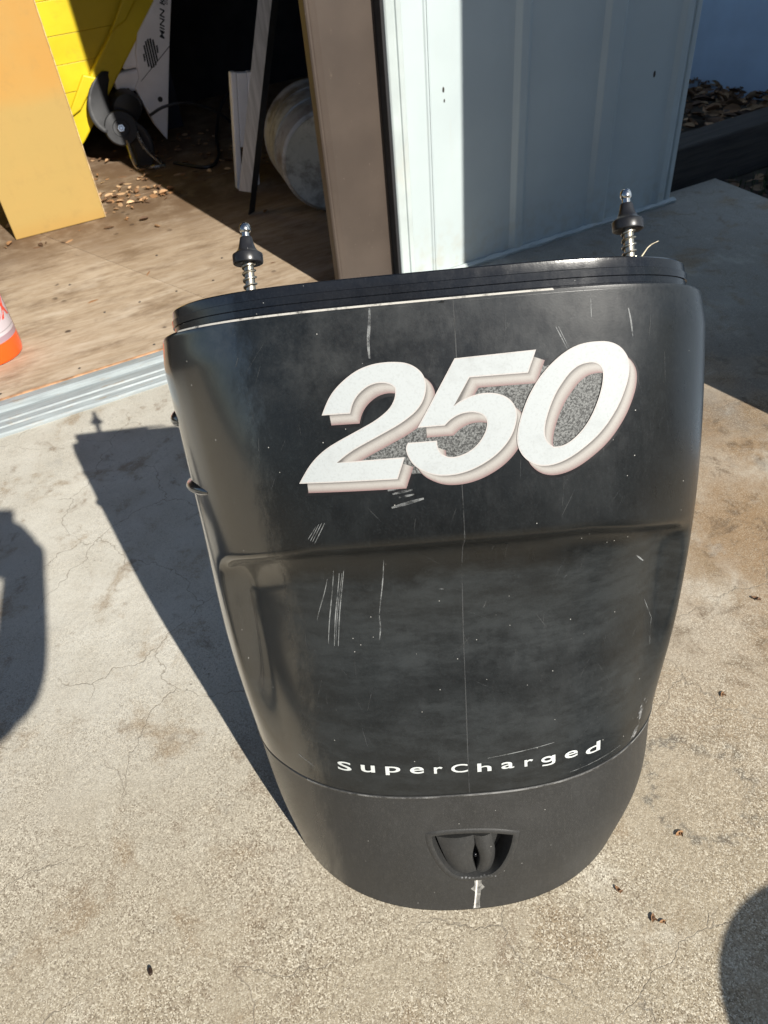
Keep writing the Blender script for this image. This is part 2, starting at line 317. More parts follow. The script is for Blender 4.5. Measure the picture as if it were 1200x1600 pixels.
# threshold track: one extrusion of several ridges
prof = [(-.104, 0), (-.104, .006), (-.100, .010), (-.083, .0135), (-.081, .0105), (-.078, .0105), (-.076, .0145), (-.060, .0165), (-.058, .013), (-.055, .013), (-.053, .0175), (-.034, .0195),
        (-.030, .0195), (-.0285, .010), (-.003, .010), (-.001, .023), (.003, .0255), (.020, .0255), (.024, .022), (.034, .022), (.034, 0)]
MB().prism([(a, b) for a, b in prof], -2.3, -.262, 'x').build('threshold_track', M_galv, shed, smooth=True, angle=25)
# plywood floor in sheets, with a raw front edge
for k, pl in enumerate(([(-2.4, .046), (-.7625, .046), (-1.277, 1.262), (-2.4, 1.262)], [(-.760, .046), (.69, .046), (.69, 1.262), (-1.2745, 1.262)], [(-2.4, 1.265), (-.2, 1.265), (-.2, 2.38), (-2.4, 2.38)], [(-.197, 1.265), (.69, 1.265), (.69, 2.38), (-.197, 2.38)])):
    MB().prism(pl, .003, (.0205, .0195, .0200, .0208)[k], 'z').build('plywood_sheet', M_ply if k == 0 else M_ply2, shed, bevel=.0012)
for nx, ny in [(-1.9 + .21*k, .075 + rng.uniform(-.006, .006)) for k in range(8)] + [(-1.15 + .12*k + rng.uniform(-.01, .01), .36) for k in range(5)] + [(-1.2, .62), (-.9, .66), (-.72, .5)]:
    MB().lathe([(.0038, 0), (.0036, .0008), (.0003, .0009)], 10, False).xf(Matrix.Translation((nx, ny, .0212))).build('nail_head', M_timber0, shed)
MB().box(-2.3, -.262, .0355, .0445, .003, .0235).build('sill_strip', M_plyedge, shed, bevel=.001)
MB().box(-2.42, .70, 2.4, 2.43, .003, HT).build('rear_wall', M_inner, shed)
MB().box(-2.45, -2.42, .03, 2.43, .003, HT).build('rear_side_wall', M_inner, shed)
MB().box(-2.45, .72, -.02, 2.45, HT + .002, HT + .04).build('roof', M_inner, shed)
MB().box(-2.45, -.3155, -.004, .024, HT - .03, HT).build('door_header', M_trim, shed)

# ------------------------------------------------------------------ wall and house across the corner
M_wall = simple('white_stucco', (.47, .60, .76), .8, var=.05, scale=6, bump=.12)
wa = Vector((1.536, 3.662, 0)); wd = Vector((.911, -.413, 0)); wang = math.atan2(wd.y, wd.x)
wt = empty('garden_wall', wa, wang, 'smooth white wall in bluish shade behind the leaf bed', 'wall')
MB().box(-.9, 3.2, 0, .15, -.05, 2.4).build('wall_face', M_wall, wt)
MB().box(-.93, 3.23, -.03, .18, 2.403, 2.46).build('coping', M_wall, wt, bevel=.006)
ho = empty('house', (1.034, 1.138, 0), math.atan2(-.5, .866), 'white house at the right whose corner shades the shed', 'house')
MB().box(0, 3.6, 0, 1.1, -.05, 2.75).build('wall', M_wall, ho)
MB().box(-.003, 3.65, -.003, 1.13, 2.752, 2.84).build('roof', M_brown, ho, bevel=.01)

# ------------------------------------------------------------------ timber, leaf bed, grass at the right
M_timber = NT('old_timber'); _n = M_timber
_g = _n.noise(5, 8, .65, co=_n.map((1, 14, 14)))
M_timber = _n.fin(_n.mix(_n.ramp(_g, .3, .7), (.010, .009, .009), (.032, .027, .023)), .9, 0, _n.bump(_g, .7, .006))
tb = MB().box(.70, 2.6, .065, .185, -.05, .125).build('landscape_timber', M_timber, bevel=.008)
tb.location = SO; tb.rotation_euler = (0, 0, SH_AZ + R(2)); tag(tb, 'dark weathered landscape timber edging the leaf bed behind the slab', 'timber')
def leaf_material(nm='dry_leaf', k=1.):
    n = NT(nm); L = lambda *c: tuple(x*k for x in c); at = n.node('ShaderNodeAttribute', attribute_name='tint').outputs['Fac']
    c = n.mix(n.ramp(at, 0, .5), L(.04, .022, .013), L(.15, .078, .034)); c = n.mix(n.ramp(at, .5, 1), c, L(.30, .20, .115))
    return n.fin(c, .8, 0, n.bump(n.noise(160, 3), .4, .002))
M_leaf = leaf_material(); M_leaf2 = leaf_material('tan_leaf', 1.9)
def leaf_verts(mb, tint, p, L, W, yaw, tilt, curl, t):
    """a small curled leaf of 8 quads"""
    M = Matrix.Translation(p) @ Matrix.Rotation(yaw, 4, 'Z') @ Matrix.Rotation(tilt, 4, 'X')
    A = []
    for i, (a, wdt) in enumerate(((-.5, .06), (-.28, .75), (.02, 1.), (.3, .66), (.5, .03))):
        A.append([tuple(M @ Vector((a*L, s*W*.5*wdt, curl*L*(abs(s)*.45*wdt + (a*a)*.9)))) for s in (-1, 0, 1)])
    k = len(mb.f); mb.grid(np.array(A)); tint += [t]*(len(mb.f) - k)
def leaves(name, pts, label, cat, Lr=(.02, .05), tilt=.6, mat=None):
    mb = MB(); tint = []
    for p in pts:
        L = rng.uniform(*Lr); leaf_verts(mb, tint, p, L, L*rng.uniform(.35, .6), rng.uniform(0, 6.3), rng.gauss(0, tilt), rng.uniform(-.5, .9), rng.random())
    o = mb.build(name, mat or M_leaf, smooth=True, angle=180, fixn=False)
    a = o.data.attributes.new('tint', 'FLOAT', 'FACE'); a.data.foreach_set('value', tint)
    return tag(o, label, cat, None, 'stuff')
def bed_h(x, y): return -.03 + .075*max(0, min(1, (y - .2)/.6)) + .03*math.sin(x*5.1 + y*3)
pts = []
for i in range(2600):
    x, y = rng.uniform(.5, 2.4), rng.uniform(.17, 1.6); pts.append(sh(x, y, bed_h(x, y) + rng.uniform(.01, .05)))
leaves('leaf_bed', pts, 'bed of dry brown leaves between the timber and the white wall', 'leaves', (.03, .075))
mb = MB(); mb.grid(np.array([[tuple(sh(x, y, bed_h(x, y) - .002)) for x in np.linspace(.45, 2.6, 30)] for y in np.linspace(.16, 1.7, 24)]))
struct(mb.build('planting_bed', M_soil, smooth=True))
pts = [sh(rng.uniform(.985, 1.6), rng.uniform(-.55, .05), rng.uniform(-.045, -.01)) for i in range(260)]
leaves('leaf_scatter', pts, 'dry leaves lying in the grass beside the slab corner', 'leaves', (.025, .07))
M_grass = simple('grass_blade', (.035, .06, .018), .8, var=.4, scale=20)
mb = MB()
for i in range(900):
    p = sh(rng.uniform(.99, 1.7), rng.uniform(-.6, .04), -.05); h = rng.uniform(.03, .09); a = rng.uniform(0, 6.3); b = rng.uniform(.1, .7)*h
    q = Vector((math.cos(a), math.sin(a), 0)); s_ = Vector((-q.y, q.x, 0))*.0018
    mb.add([p - s_, p + s_, p + q*b*.4 + Vector((0, 0, h*.6)) + s_*.7, p + q*b*.4 + Vector((0, 0, h*.6)) - s_*.7, p + q*b + Vector((0, 0, h))], [(0, 1, 2, 3), (3, 2, 4)])
tag(mb.build('grass', M_grass, fixn=False), 'sparse green grass growing in the dark corner beside the slab', 'grass', None, 'stuff')

# ------------------------------------------------------------------ things inside the shed (shed-aligned frames)
def shed_thing(name, x, y, z, label, cat, rz=0, group=None): return empty(name, sh(x, y, z), SH_AZ + rz, label, cat, group)
FZ = .0215
# tan board
n = NT('tan_board'); x_, y_, z_ = n.sep()
zn = n.math('ADD', z_, n.ramp(n.noise(3, 3), 0, 1, -.03, .03))
c = n.mix(n.ramp(zn, .40, .46), (.36, .245, .075), (.415, .225, .05))
c = n.mix(n.ramp(n.noise(6, 5), .35, .75, 0, .5), c, (.39, .25, .075)); c = n.mix(n.ramp(zn, .06, .0, 0, .4), c, (.37, .20, .045))
c = n.mix(n.ramp(n.noise(14, 9, .75), .50, .72, 0, .35), c, (.27, .18, .06))
M_tan = n.fin(c, .55, 0, n.bump(n.noise(90, 3), .12, .002))
M_tanedge = simple('tan_board_edge', (.50, .36, .19), .7, var=.25, scale=30)
bd = shed_thing('tan_board', -1.304, 1.117, FZ, 'tall tan foam board standing upright on the plywood floor', 'board')
MB().box(0, .327, 0, .034, 0, 1.25).build('board_face', M_tan, bd, bevel=.003)
MB().box(.3272, .3300, .001, .033, .001, 1.249).build('edge_band', M_tanedge, bd)

# yellow hull: stacked moulded panels with a slanting gunwale
n = NT('yellow_plastic'); c = n.mix(n.ramp(n.noise(5, 4), .3, .7), (.52, .39, .004), (.62, .47, .008))
c = n.mix(n.ramp(n.noise(9, 7, .7), .56, .76, 0, .45), c, (.34, .25, .02)); M_yel = n.fin(c, .5, 0, n.bump(n.noise(22, 4), .2, .004))
hl = shed_thing('boat_hull', -1.45, 1.76, FZ, 'bright yellow moulded plastic boat hull standing behind the tan board', 'boat')
def slant(z): return .53 + (z - .10)*1.0        # x of the gunwale at height z
zz = [.0, .085, .185, .285, .385, .485, .60, .80]
for i in range(len(zz) - 1):
    z0, z1 = zz[i] + .0007, zz[i + 1] - .0007
    MB().prism([(0, z0), (max(slant(z0), .40), z0), (slant(z1) if z1 > .1 else .50, z1), (0, z1)], rng.uniform(-.004, .004) - .002*i, .10).build('hull_panel', M_yel, hl, bevel=.0014)
MB().prism([(.44, .02), (.50, .07), (.55, .11), (1.10, .66), (1.10, .80), (.47, .155), (.41, .06)], -.055, -.012).build('gunwale', M_yel, hl, bevel=.008)
for k in (.20, .47):
    MB().prism([(k + .30, k), (k + .37, k + .03), (k + .47, k + .13), (k + .42, k + .15)], -.072, -.052).build('rib_block', M_yel, hl, bevel=.006)

# trolling motor
M_wplas = simple('white_plastic', (.85, .83, .83), .5, var=.04, scale=10, dirt=(.6, .57, .55))
M_bplas = simple('black_plastic', (.018, .018, .020), .42, var=.2, scale=20)
M_gplas = simple('shaded_aluminium', (.022, .023, .026), .6, var=.15, scale=20)
M_chrome = simple('bright_steel', (.62, .61, .58), .22, 1, var=.1, scale=40)
M_ink = simple('black_ink', (.02, .02, .022), .6)
M_grey = simple('grey_ink', (.16, .15, .15), .6)
mo = shed_thing('trolling_motor', -.60, 1.72, FZ, 'electric trolling motor with white cover and black two-bladed propeller on shed floor', 'boat motor')
cover = [(.19, 1.0), (.19, .54), (.137, .378), (.035, .045), (.0, .11), (-.043, .262), (-.017, .295), (-.003, .385), (.025, .45), (.122, .548), (.122, 1.0)]
MB().prism(cover, -.025, .03).build('cover', M_wplas, mo, bevel=.004)
cov = mo.children[0]
MB().prism([(-.012, .283), (-.010, .287), (.138, .388), (.138, .384)], -.0265, -.0245).build('cover_seam', M_grey, cov)
for k in range(7):
    f = k/6*2 - 1; hh = .052*math.sqrt(max(.05, 1 - f*f*.92))
    c0 = (.055 + f*.030, .375 + f*.010)
    MB().prism([(c0[0] - .003, c0[1] - hh), (c0[0] + .0035, c0[1] - hh + .003), (c0[0] + .006, c0[1] + hh), (c0[0] - .001, c0[1] + hh - .003)], -.0268, -.0245).build('vent_slot', M_ink, cov)
mb = MB().lathe([(.0105, -.003), (.0105, .002)], 16).xf(Matrix.Translation((.047, -.025, .205)) @ Matrix.Rotation(R(90), 4, 'X')); mb.build('screw_hole', M_ink, cov)
def text_mesh(body, offset=0., shear=0.):
    cu = bpy.data.curves.new('text', 'FONT'); cu.body = body; cu.offset = offset; cu.shear = shear; cu.resolution_u = 4
    o = bpy.data.objects.new('text', cu); col.objects.link(o)
    dg = bpy.context.evaluated_depsgraph_get(); dg.update(); me = o.evaluated_get(dg).to_mesh()
    v = [tuple(p.co) for p in me.vertices]; f = [tuple(p.vertices) for p in me.polygons]
    o.evaluated_get(dg).to_mesh_clear(); bpy.data.objects.remove(o); bpy.data.curves.remove(cu)
    return np.array(v), f
tv, tf = text_mesh('MINN KOTA', .022, .18)
s_ = .21/5.2; th = R(74)
mb = MB().add([(.124 + (p[0]*math.cos(th) - p[1]*.66*math.sin(th))*s_*1.0, -.0262, .412 + (p[0]*math.sin(th) + p[1]*.66*math.cos(th))*s_*1.0) for p in tv], tf)
mb.build('lettering', M_ink, cov, fixn=False)
tv, tf = text_mesh('80', .0, .1)
mb = MB().add([(.170 + (p[0]*math.cos(th) - p[1]*math.sin(th))*.022, -.0262, .525 + (p[0]*math.sin(th) + p[1]*math.cos(th))*.022) for p in tv], tf)
mb.build('lettering', M_grey, cov, fixn=False)
MB().box(-.115, .0, -.01, .06, .25, .325).build('motor_mount', M_wplas, mo, bevel=.012)
MB().box(-.065, .02, -.005, .05, .33, .43).build('shaft_collar', M_wplas, mo, bevel=.01)
mb = MB().lathe([(.02, -.16), (.055, -.145), (.066, -.09), (.067, .07), (.055, .10), (.02, .108)], 24).xf(Matrix.Translation((-.10, .04, .205)) @ Matrix.Rotation(R(90), 4, 'X') @ Matrix.Rotation(R(0), 4, 'Y'))
mb.build('motor_pod', M_bplas, mo, smooth=True)
for k, cc in enumerate(((-.13, (.25, .06, .04)), (-.09, (.10, .10, .10)), (-.045, (.05, .16, .17)))):
    MB().lathe([(.006, 0), (.006, .004)], 10).xf(Matrix.Translation((cc[0] + .02, -.012, .262)) @ Matrix.Rotation(R(90), 4, 'X')).build('button', simple('button_colour', cc[1], .4), mo)
hubc = Vector((-.155, -.10, .150))
tilt = Matrix.Translation(hubc) @ Matrix.Rotation(R(-8), 4, 'Z') @ Matrix.Rotation(R(74), 4, 'X')
mb = MB().lathe([(.064, -.05), (.068, -.01), (.067, .006), (.062, .012), (.034, .015), (.031, .010)], 32).xf(tilt); hb = mb.build('propeller_hub', M_gplas, mo, smooth=True)
MB().lathe([(.0165, .008), (.0165, .017), (.014, .0195)], 6).xf(tilt).build('hub_nut', M_chrome, hb)
MB().lathe([(.008, .019), (.008, .023), (.006, .0245)], 16).xf(tilt).build('hub_bolt', M_chrome, hb)
for sgn in (1, -1):
    A = []
    for i in range(13):
        f = i/12; r_ = .045 + .165*f; wd_ = .052*math.sin(math.pi*min(1, .22 + .70*f))**.7 + .004*(1 - f)
        bend = R(148) - 1.05*f; row = []
        for j in range(7):
            g = j/6*2 - 1
            x = r_*math.cos(bend) - wd_*g*math.sin(bend); y = r_*math.sin(bend) + wd_*g*math.cos(bend)
            row.append((sgn*x, sgn*y, -.012 + .028*g*(1 - .5*f) - .02*f))
        A.append(row)
    mb = MB().grid(np.array(A)).xf(tilt); o = mb.build('propeller_blade', M_gplas, hb, smooth=True, angle=180)
    so_ = o.modifiers.new('solid', 'SOLIDIFY'); so_.thickness = .006
def arc(pts, n=10):
    """smooth path through points"""
    P = [Vector(p) for p in pts]; P = [P[0]*2 - P[1]] + P + [P[-1]*2 - P[-2]]; out = []
    for i in range(1, len(P) - 2):
        for k in range(n):
            t = k/n; out.append(.5*((2*P[i]) + (P[i + 1] - P[i - 1])*t + (2*P[i - 1] - 5*P[i] + 4*P[i + 1] - P[i + 2])*t*t + (3*P[i] - P[i - 1] - 3*P[i + 1] + P[i + 2])*t**3))
    return out + [P[-2]]
mb = MB().tube(arc([(-.150, -.12, .105), (-.150, -.15, .03), (-.140, -.17, .006), (-.10, -.20, .005), (-.06, -.21, .005), (-.045, -.2, .006), (-.085, -.15, .06), (-.100, -.12, .12), (-.09, -.10, .16)]), .0090, 8)
mb.build('wire_guard', M_chrome, mo, smooth=True)
# cables
def cable(pts, r, label):
    o = MB().tube(arc([tuple(sh(*p)) for p in pts]), r, 8).build('power_cable', M_bplas, smooth=True); return tag(o, label, 'cable', 'black cables round the trolling motor')
cable([(-.63, 1.60, .20), (-.56, 1.58, .225), (-.45, 1.58, .215), (-.33, 1.6, .14), (-.24, 1.65, .05), (-.1, 1.7, .03)], .006, 'black cable arching from the propeller hub towards the rear of the shed')
cable([(-.60, 1.50, .03), (-.50, 1.36, .028), (-.42, 1.45, .03), (-.34, 1.72, .04), (-.25, 1.85, .12), (-.12, 1.9, .2)], .007, 'black cable lying on the floor and rising behind the grey pole')
# dark blue board behind
MB_ = shed_thing('blue_board', -.50, 2.0, FZ, 'dark blue narrow panel standing behind the white motor cover', 'panel')
MB().box(0, .085, 0, .03, 0, 1.1).build('panel_face', simple('navy_paint', (.02, .028, .055), .55), MB_, bevel=.003)

# grey pole: an aluminium angle leaning
M_alu = NT('dull_aluminium'); _n = M_alu; _c = _n.mix(_n.ramp(_n.noise(9, 6, .6, co=_n.map((12, 12, .8))), .3, .7), (.40, .375, .35), (.60, .565, .54)); M_alu = _n.fin(_c, .5, .35)
po = shed_thing('aluminium_pole', -.528, .80, FZ, 'grey aluminium angle pole leaning in the dark shed doorway', 'pole')
Mp = Matrix.Rotation(R(2), 4, 'X') @ Matrix.Rotation(R(18.0), 4, 'Y')
MB().prism([(-.038, -.004), (.004, -.012), (.006, -.008), (-.036, .0)], .08, 1.5, 'z').xf(Mp).build('light_flange', M_alu, po)
MB().prism([(.0045, -.0125), (.034, .006), (.032, .010), (.0045, -.0075)], .0, 1.5, 'z').xf(Mp).build('shaded_flange', M_gplas, po)  # same aluminium angle; its shaded side is put into a dark colour
# white bracket behind the pole
wb = shed_thing('plastic_bracket', -.475, 1.05, FZ, 'white plastic bracket with two legs standing behind the grey pole', 'bracket')
Mq = Matrix.Rotation(R(9), 4, 'Y')
MB().box(0, .022, 0, .03, 0, .40).xf(Mq).build('leg', M_wplas, wb, bevel=.004)
MB().box(.062, .092, 0, .03, .0, .40).xf(Mq).build('leg', M_wplas, wb, bevel=.004)
MB().box(.0225, .0615, .002, .028, .15, .398).xf(Mq).build('web', M_wplas, wb, bevel=.003)
MB().box(.0225, .0615, .002, .028, .0, .045).xf(Mq).build('foot_bar', M_wplas, wb, bevel=.003)
# drum lying on its side
M_drum = NT('grimy_white'); _n = M_drum; _c = _n.mix(_n.ramp(_n.noise(4, 5), .35, .7), (.34, .35, .35), (.44, .455, .46)); _c = _n.mix(_n.ramp(_n.noise(6, 9, .72), .42, .64, 0, .85), _c, (.12, .10, .075)); M_drum = _n.fin(_c, .6)
M_drumend = NT('dusty_end'); _n = M_drumend; _c = _n.mix(_n.ramp(_n.noise(6, 6), .3, .7), (.42, .43, .39), (.52, .53, .49)); _c = _n.mix(_n.ramp(_n.noise(13, 9, .72), .44, .66, 0, .75), _c, (.13, .12, .10)); M_drumend = _n.fin(_c, .75)
dm = shed_thing('plastic_drum', -.255, .60, .195, 'grimy white plastic drum lying on its side inside the doorway', 'drum')
Md = Matrix.Rotation(R(-14), 4, 'Z') @ Matrix.Rotation(R(-91), 4, 'X')
prof = [(.158, .0), (.166, .006), (.174, .12), (.171, .124), (.171, .130), (.175, .134), (.182, .22), (.178, .224), (.178, .231), (.183, .236), (.187, .30), (.19, .304), (.19, .325), (.17, .34), (.12, .36), (.115, .37)]
MB().lathe(prof, 48).xf(Md).build('drum_body', M_drum, dm, smooth=True, angle=35)
MB().lathe([(.150, -.0015), (.154, -.004), (.154, .004)], 48).xf(Md).build('drum_end', M_drumend, dm, smooth=True)
# leaves and bark crumbs on the floor
pts = [sh(-1.0 + rng.gauss(0, .17) + .05, 1.22 + abs(rng.gauss(0, .16)) - rng.random()*.1, .024) for i in range(110)]
pts += [sh(rng.uniform(-.95, -.25), rng.uniform(1.15, 1.9), .026) for i in range(120)] + [sh(rng.uniform(-1.35, -.9), rng.uniform(.95, 1.1), .024) for i in range(12)] + [sh(rng.uniform(-1.3, -.35), rng.uniform(.25, 1.0), .022) for i in range(7)]
leaves('leaf_litter', pts, 'dry brown leaves and bark crumbs on the shed floor round the motor', 'leaves', (.012, .042), .35, M_leaf2)

# jug of orange liquid at the left edge
M_clear = NT('clear_plastic'); M_clear = M_clear.fin((.50, .35, .40), .22, 0, None, .5, None, Transmission_Weight=.35)
M_orange = NT('orange_liquid'); M_orange = M_orange.fin((.95, .095, .008), .16, 0, None, .5, None, Coat_Weight=.4)
M_lab = simple('paper_label', (.52, .46, .49), .5, var=.05)
M_red = simple('red_print', (.75, .07, .035), .5)
jg = shed_thing('jug', -1.474, .300, FZ, 'translucent plastic jug of orange liquid with a red lettered label', 'jug')
jr = .086
MB().lathe([(jr*.82, 0), (jr*.97, .006), (jr, .02), (jr, .060)], 48).build('liquid', M_orange, jg, smooth=True)
MB().lathe([(jr, .0605), (jr, .19), (jr*.93, .215), (jr*.6, .255), (jr*.28, .275), (jr*.28, .30)], 48).build('bottle', M_clear, jg, smooth=True)
def wrap(x, z, r): return (r*math.sin(x/r), -r*math.cos(x/r), z)
A = [[wrap(x, z, jr + .0008) for x in np.linspace(-.05, .118, 40)] for z in np.linspace(.078, .185, 6)]
lb = MB().grid(np.array(A)).build('label', M_lab, jg, smooth=True, angle=180)
tv, tf = text_mesh('ROX', .03, .12)
MB().add([wrap(.006 + p[0]*.050, .118 + p[1]*.075, jr + .0016) for p in tv], tf).build('lettering', M_red, lb, fixn=False)
A = [[wrap(x, z, jr + .0014) for x in np.linspace(-.05, .112, 40)] for z in (.0885, .0898)]
MB().grid(np.array(A)).build('label_rule', M_grey, lb, smooth=True, angle=180)
MB().lathe([(jr*.32, .285), (jr*.33, .31), (jr*.3, .315)], 24).build('cap', M_wplas, jg, smooth=True)

# dark hedge put in out of view to darken reflections in the cowl face
M_added_hedge = simple('added_hedge_leaf', (.028, .045, .016), .8, var=.45, scale=9)
hg = empty('added_hedge', (2.2, -5.9, -.05), R(-8), 'dense dark green hedge put in out of view to darken reflections in the cowl', 'added_hedge')
mb = MB(); mb.grid(np.array([[(x, (.28 + .10*math.sin(x*2.3 + a*1.7))*math.cos(a) + rng.uniform(-.04, .04), max(0, .95 + .16*math.sin(x*1.3) + (.95 + .08*math.sin(x*4.1))*math.sin(a) + rng.uniform(-.05, .05))) for x in np.linspace(-3.5, 6.5, 90)] for a in np.linspace(-math.pi/2, 1.5*math.pi, 26)]))
mb.build('added_branch_mass', M_added_hedge, hg, smooth=True, angle=180)
mb = MB()
for i in range(5000):
    a = rng.uniform(-.6, 3.7); x = rng.uniform(-3.5, 6.5); p = Vector((x, .42*math.cos(a), .95 + .16*math.sin(x*1.3) + 1.0*math.sin(a))); d = Vector((rng.gauss(0, 1), rng.gauss(0, 1), rng.gauss(0, 1))).normalized(); e = d.orthogonal().normalized(); L = rng.uniform(.03, .06)
    mb.add([p - d*L, p + e*L*.5, p + d*L, p - e*L*.5], [(0, 1, 2, 3)])
tag(mb.build('added_foliage', M_added_hedge, hg, fixn=False), kind='stuff')

# ------------------------------------------------------------------ the outboard cowl
def cowl_material(name, base, r0, r1, haze, hazec, grain=.0, speck=True, coat=0., dust=False):
    n = NT(name)
    f1 = n.noise(5.5, 12, .74); f2 = n.noise(19, 12, .78, co=n.map((3.4, 3.4, .4)))
    c = n.mix(n.ramp(f1, .40, .72, 0, haze), base, hazec)
    c = n.mix(n.ramp(f2, .52, .78, 0, haze*.8), c, hazec)
    fine = n.math('ADD', n.math('MULTIPLY', n.noise(460, 2, .7), .6), n.math('MULTIPLY', n.noise(150, 4, .7, co=n.map((2.2, 2.2, .06))), .4)); c = n.mix(n.ramp(fine, .46, .70, 0, min(1, haze*1.25)), c, hazec)
    r = n.math('ADD', n.ramp(f1, .3, .7, r0, r1), n.ramp(f2, .35, .75, -.04, .07))
    brush = n.noise(60, 4, .6, co=n.map((7, 7, .25)))
    xl = n.math('ABSOLUTE', n.math('SUBTRACT', n.sep()[0], .008))
    side = n.ramp(n.math('ADD', xl, n.ramp(f2, .3, .7, -.012, .012)), .15, .20)
    rt = n.ramp(n.sep()[0], .02, .06)      # the right side is sun-bleached and dull
    side = n.math('MULTIPLY', side, n.ramp(rt, 0, 1, 1, .12))
    if dust:
        z = n.sep()[2]; zn = n.math('ADD', z, n.ramp(n.noise(6, 6, .65), .2, .8, -.045, .045))
        band = n.math('MULTIPLY', n.ramp(zn, .49, .455), n.ramp(zn, .345, .385, .45, 1))
        band = n.math('MULTIPLY', band, n.ramp(side, 0, 1, 1, .25)); low = n.math('MULTIPLY', n.ramp(zn, .335, .30), n.ramp(zn, .19, .24, .4, 1))
        dm_ = n.math('MULTIPLY', n.math('ADD', band, n.math('MULTIPLY', low, .5)), n.ramp(n.noise(20, 12, .80, co=n.map((.8, .8, 2.4))), .36, .64, .3, 1.0))
        c = n.mix(n.math('MULTIPLY', dm_, .36), c, (.044, .051, .054))
        c = n.mix(n.math('MULTIPLY', n.math('MULTIPLY', n.ramp(n.math('ADD', z, n.math('MULTIPLY', xl, -.35)), .60, .69), n.ramp(n.noise(14, 12, .76), .42, .68)), .40), c, (.055, .058, .058))
        r = n.math('ADD', r, n.math('MULTIPLY', dm_, .10))
    if speck:
        v = n.node('ShaderNodeTexVoronoi', {'Vector': n.co(), 'Scale': 130.}); g = n.node('ShaderNodeSeparateColor', {0: v.outputs['Color']}).outputs
        m = n.math('MULTIPLY', n.ramp(v.outputs['Distance'], .095, .05), n.ramp(g[0], .915, .92))
        c = n.mix(m, c, (.36, .355, .33))
    nr = n.bump(n.noise(900, 2), .10 + grain, .0006, n.bump(brush, .05, .001))
    r = n.node('ShaderNodeMix', {0: side, 2: r, 3: .22}).outputs[0]
    return n.fin(c, r, 0, nr, n.ramp(side, 0, 1, .38, .95), Coat_Weight=n.math('MULTIPLY', coat, n.ramp(side, 0, 1, .16, 1)), Coat_Roughness=n.ramp(side, 0, 1, .28, .13), Coat_IOR=1.7)
M_shell = cowl_material('black_cowl_plastic', (.0030, .0038, .0046), .29, .38, .30, (.0165, .0205, .0225), coat=1., dust=True)
M_cap = cowl_material('matte_cowl_plastic', (.023, .0235, .0235), .46, .58, .6, (.045, .0445, .043), .30)
M_rim = cowl_material('gloss_rim_plastic', (.004, .005, .007), .14, .24, .3, (.022, .024, .028), coat=.4)
M_chalk = None
def worn_material(name, c, lo, hi, scale, stretch=(1, 1, 1), amax=1.):
    n = NT(name); a = n.ramp(n.noise(scale, 7, .72, co=n.map(stretch)), lo, hi, 0, amax)
    return n.fin(c, .7, 0, None, .3, a)
M_chalk = worn_material('chalky_wear', (.52, .50, .46), .30, .52, 55, amax=.8)
M_scr = worn_material('scratch', (.26, .27, .27), .36, .62, 45, amax=.75)
M_scuff = worn_material('scuff', (.34, .34, .34), .46, .66, 55, amax=.8)

def cols(n=180):
    t = np.sin(np.linspace(-1, 1, n)*math.pi/2)*.35 + np.linspace(-1, 1, n)*.65
    bk = np.linspace(1, 0, 9)[:-1]
    return np.concatenate([-np.ones(8), t, np.ones(8)]), np.concatenate([bk, np.zeros(n), bk[::-1]])
T_, B_ = cols()
def row(v, inset=0., off=0., rim=0.):
    depth = .11 + .10*v/.8
    return surf(np.full(len(T_), v), T_, inset, off, B_*depth, rim)
cowl = empty('outboard_cowl', (BX, BY, 0), 0, 'black outboard motor cowl standing on the concrete, numbered 250', 'motor cowl')
def cowl_part(mb, name, mat, parent=None, **kw):
    kw.setdefault('smooth', True); kw.setdefault('angle', 50)
    mb.v = [(x - BX, y - BY, z) for x, y, z in mb.v]
    return mb.build(name, mat, parent or cowl, **kw)

# shell
vs = [V_SEAM + .0005, V_SEAM + .0012] + list(np.linspace(V_SEAM + .004, V_LEDGE - .004, 240))
rows = [row(vs[0], .0006)] + [row(v) for v in vs[1:]]
rows += [row(V_LEDGE - .0028, .0003), row(V_LEDGE - .0010, .0012), row(V_LEDGE, .0030), row(V_LEDGE, .006), row(V_LEDGE - .001, RIM_IN + .0015, rim=RIM_IN)]
shell = cowl_part(MB().grid(np.array(rows)), 'shell', M_shell)
m = shell.modifiers.new('solid', 'SOLIDIFY'); m.thickness = .0035; m.offset = 0 - 1
# rim with fine ridges, and the flange the pins stand on
rows = []
for v, e in ((-.003, 0), (.0035, 0), (.0042, .0016), (.0098, .0018), (.0106, .0006), (.0172, .0008), (.0180, .0026), (.0235, .0030), (.0265, .0036), (.0278, .0052)):
    rows.append(row(V_LEDGE + v, RIM_IN + e, rim=RIM_IN + e))
for k in (.012, .03, .045): rows.append(row(V_RIM, RIM_IN + k, rim=RIM_IN + k))
rows.append(row(V_RIM - .004, RIM_IN + .0455, rim=RIM_IN + .0455))
rim = cowl_part(MB().grid(np.array(rows)), 'rim', M_rim, angle=30)
# worn edge of the ledge
def strip(t0, t1, nn, a, b, wob=0.):
    A = []
    for t in np.linspace(t0, t1, nn):
        A.append([tuple(surf(V_LEDGE + a[0], t, a[1], a[2])), tuple(surf(V_LEDGE + (a[0] + b[0])/2, t, (a[1] + b[1])/2 - .0003, (a[2] + b[2])/2)), tuple(surf(V_LEDGE + b[0], t, b[1], b[2]))])
    return MB().grid(np.array(A))
cowl_part(strip(-.70, .26, 140, (-.0008, .0004, .0012), (.0010, .0030, .0012)), 'worn_edge', M_chalk, shell, angle=180)

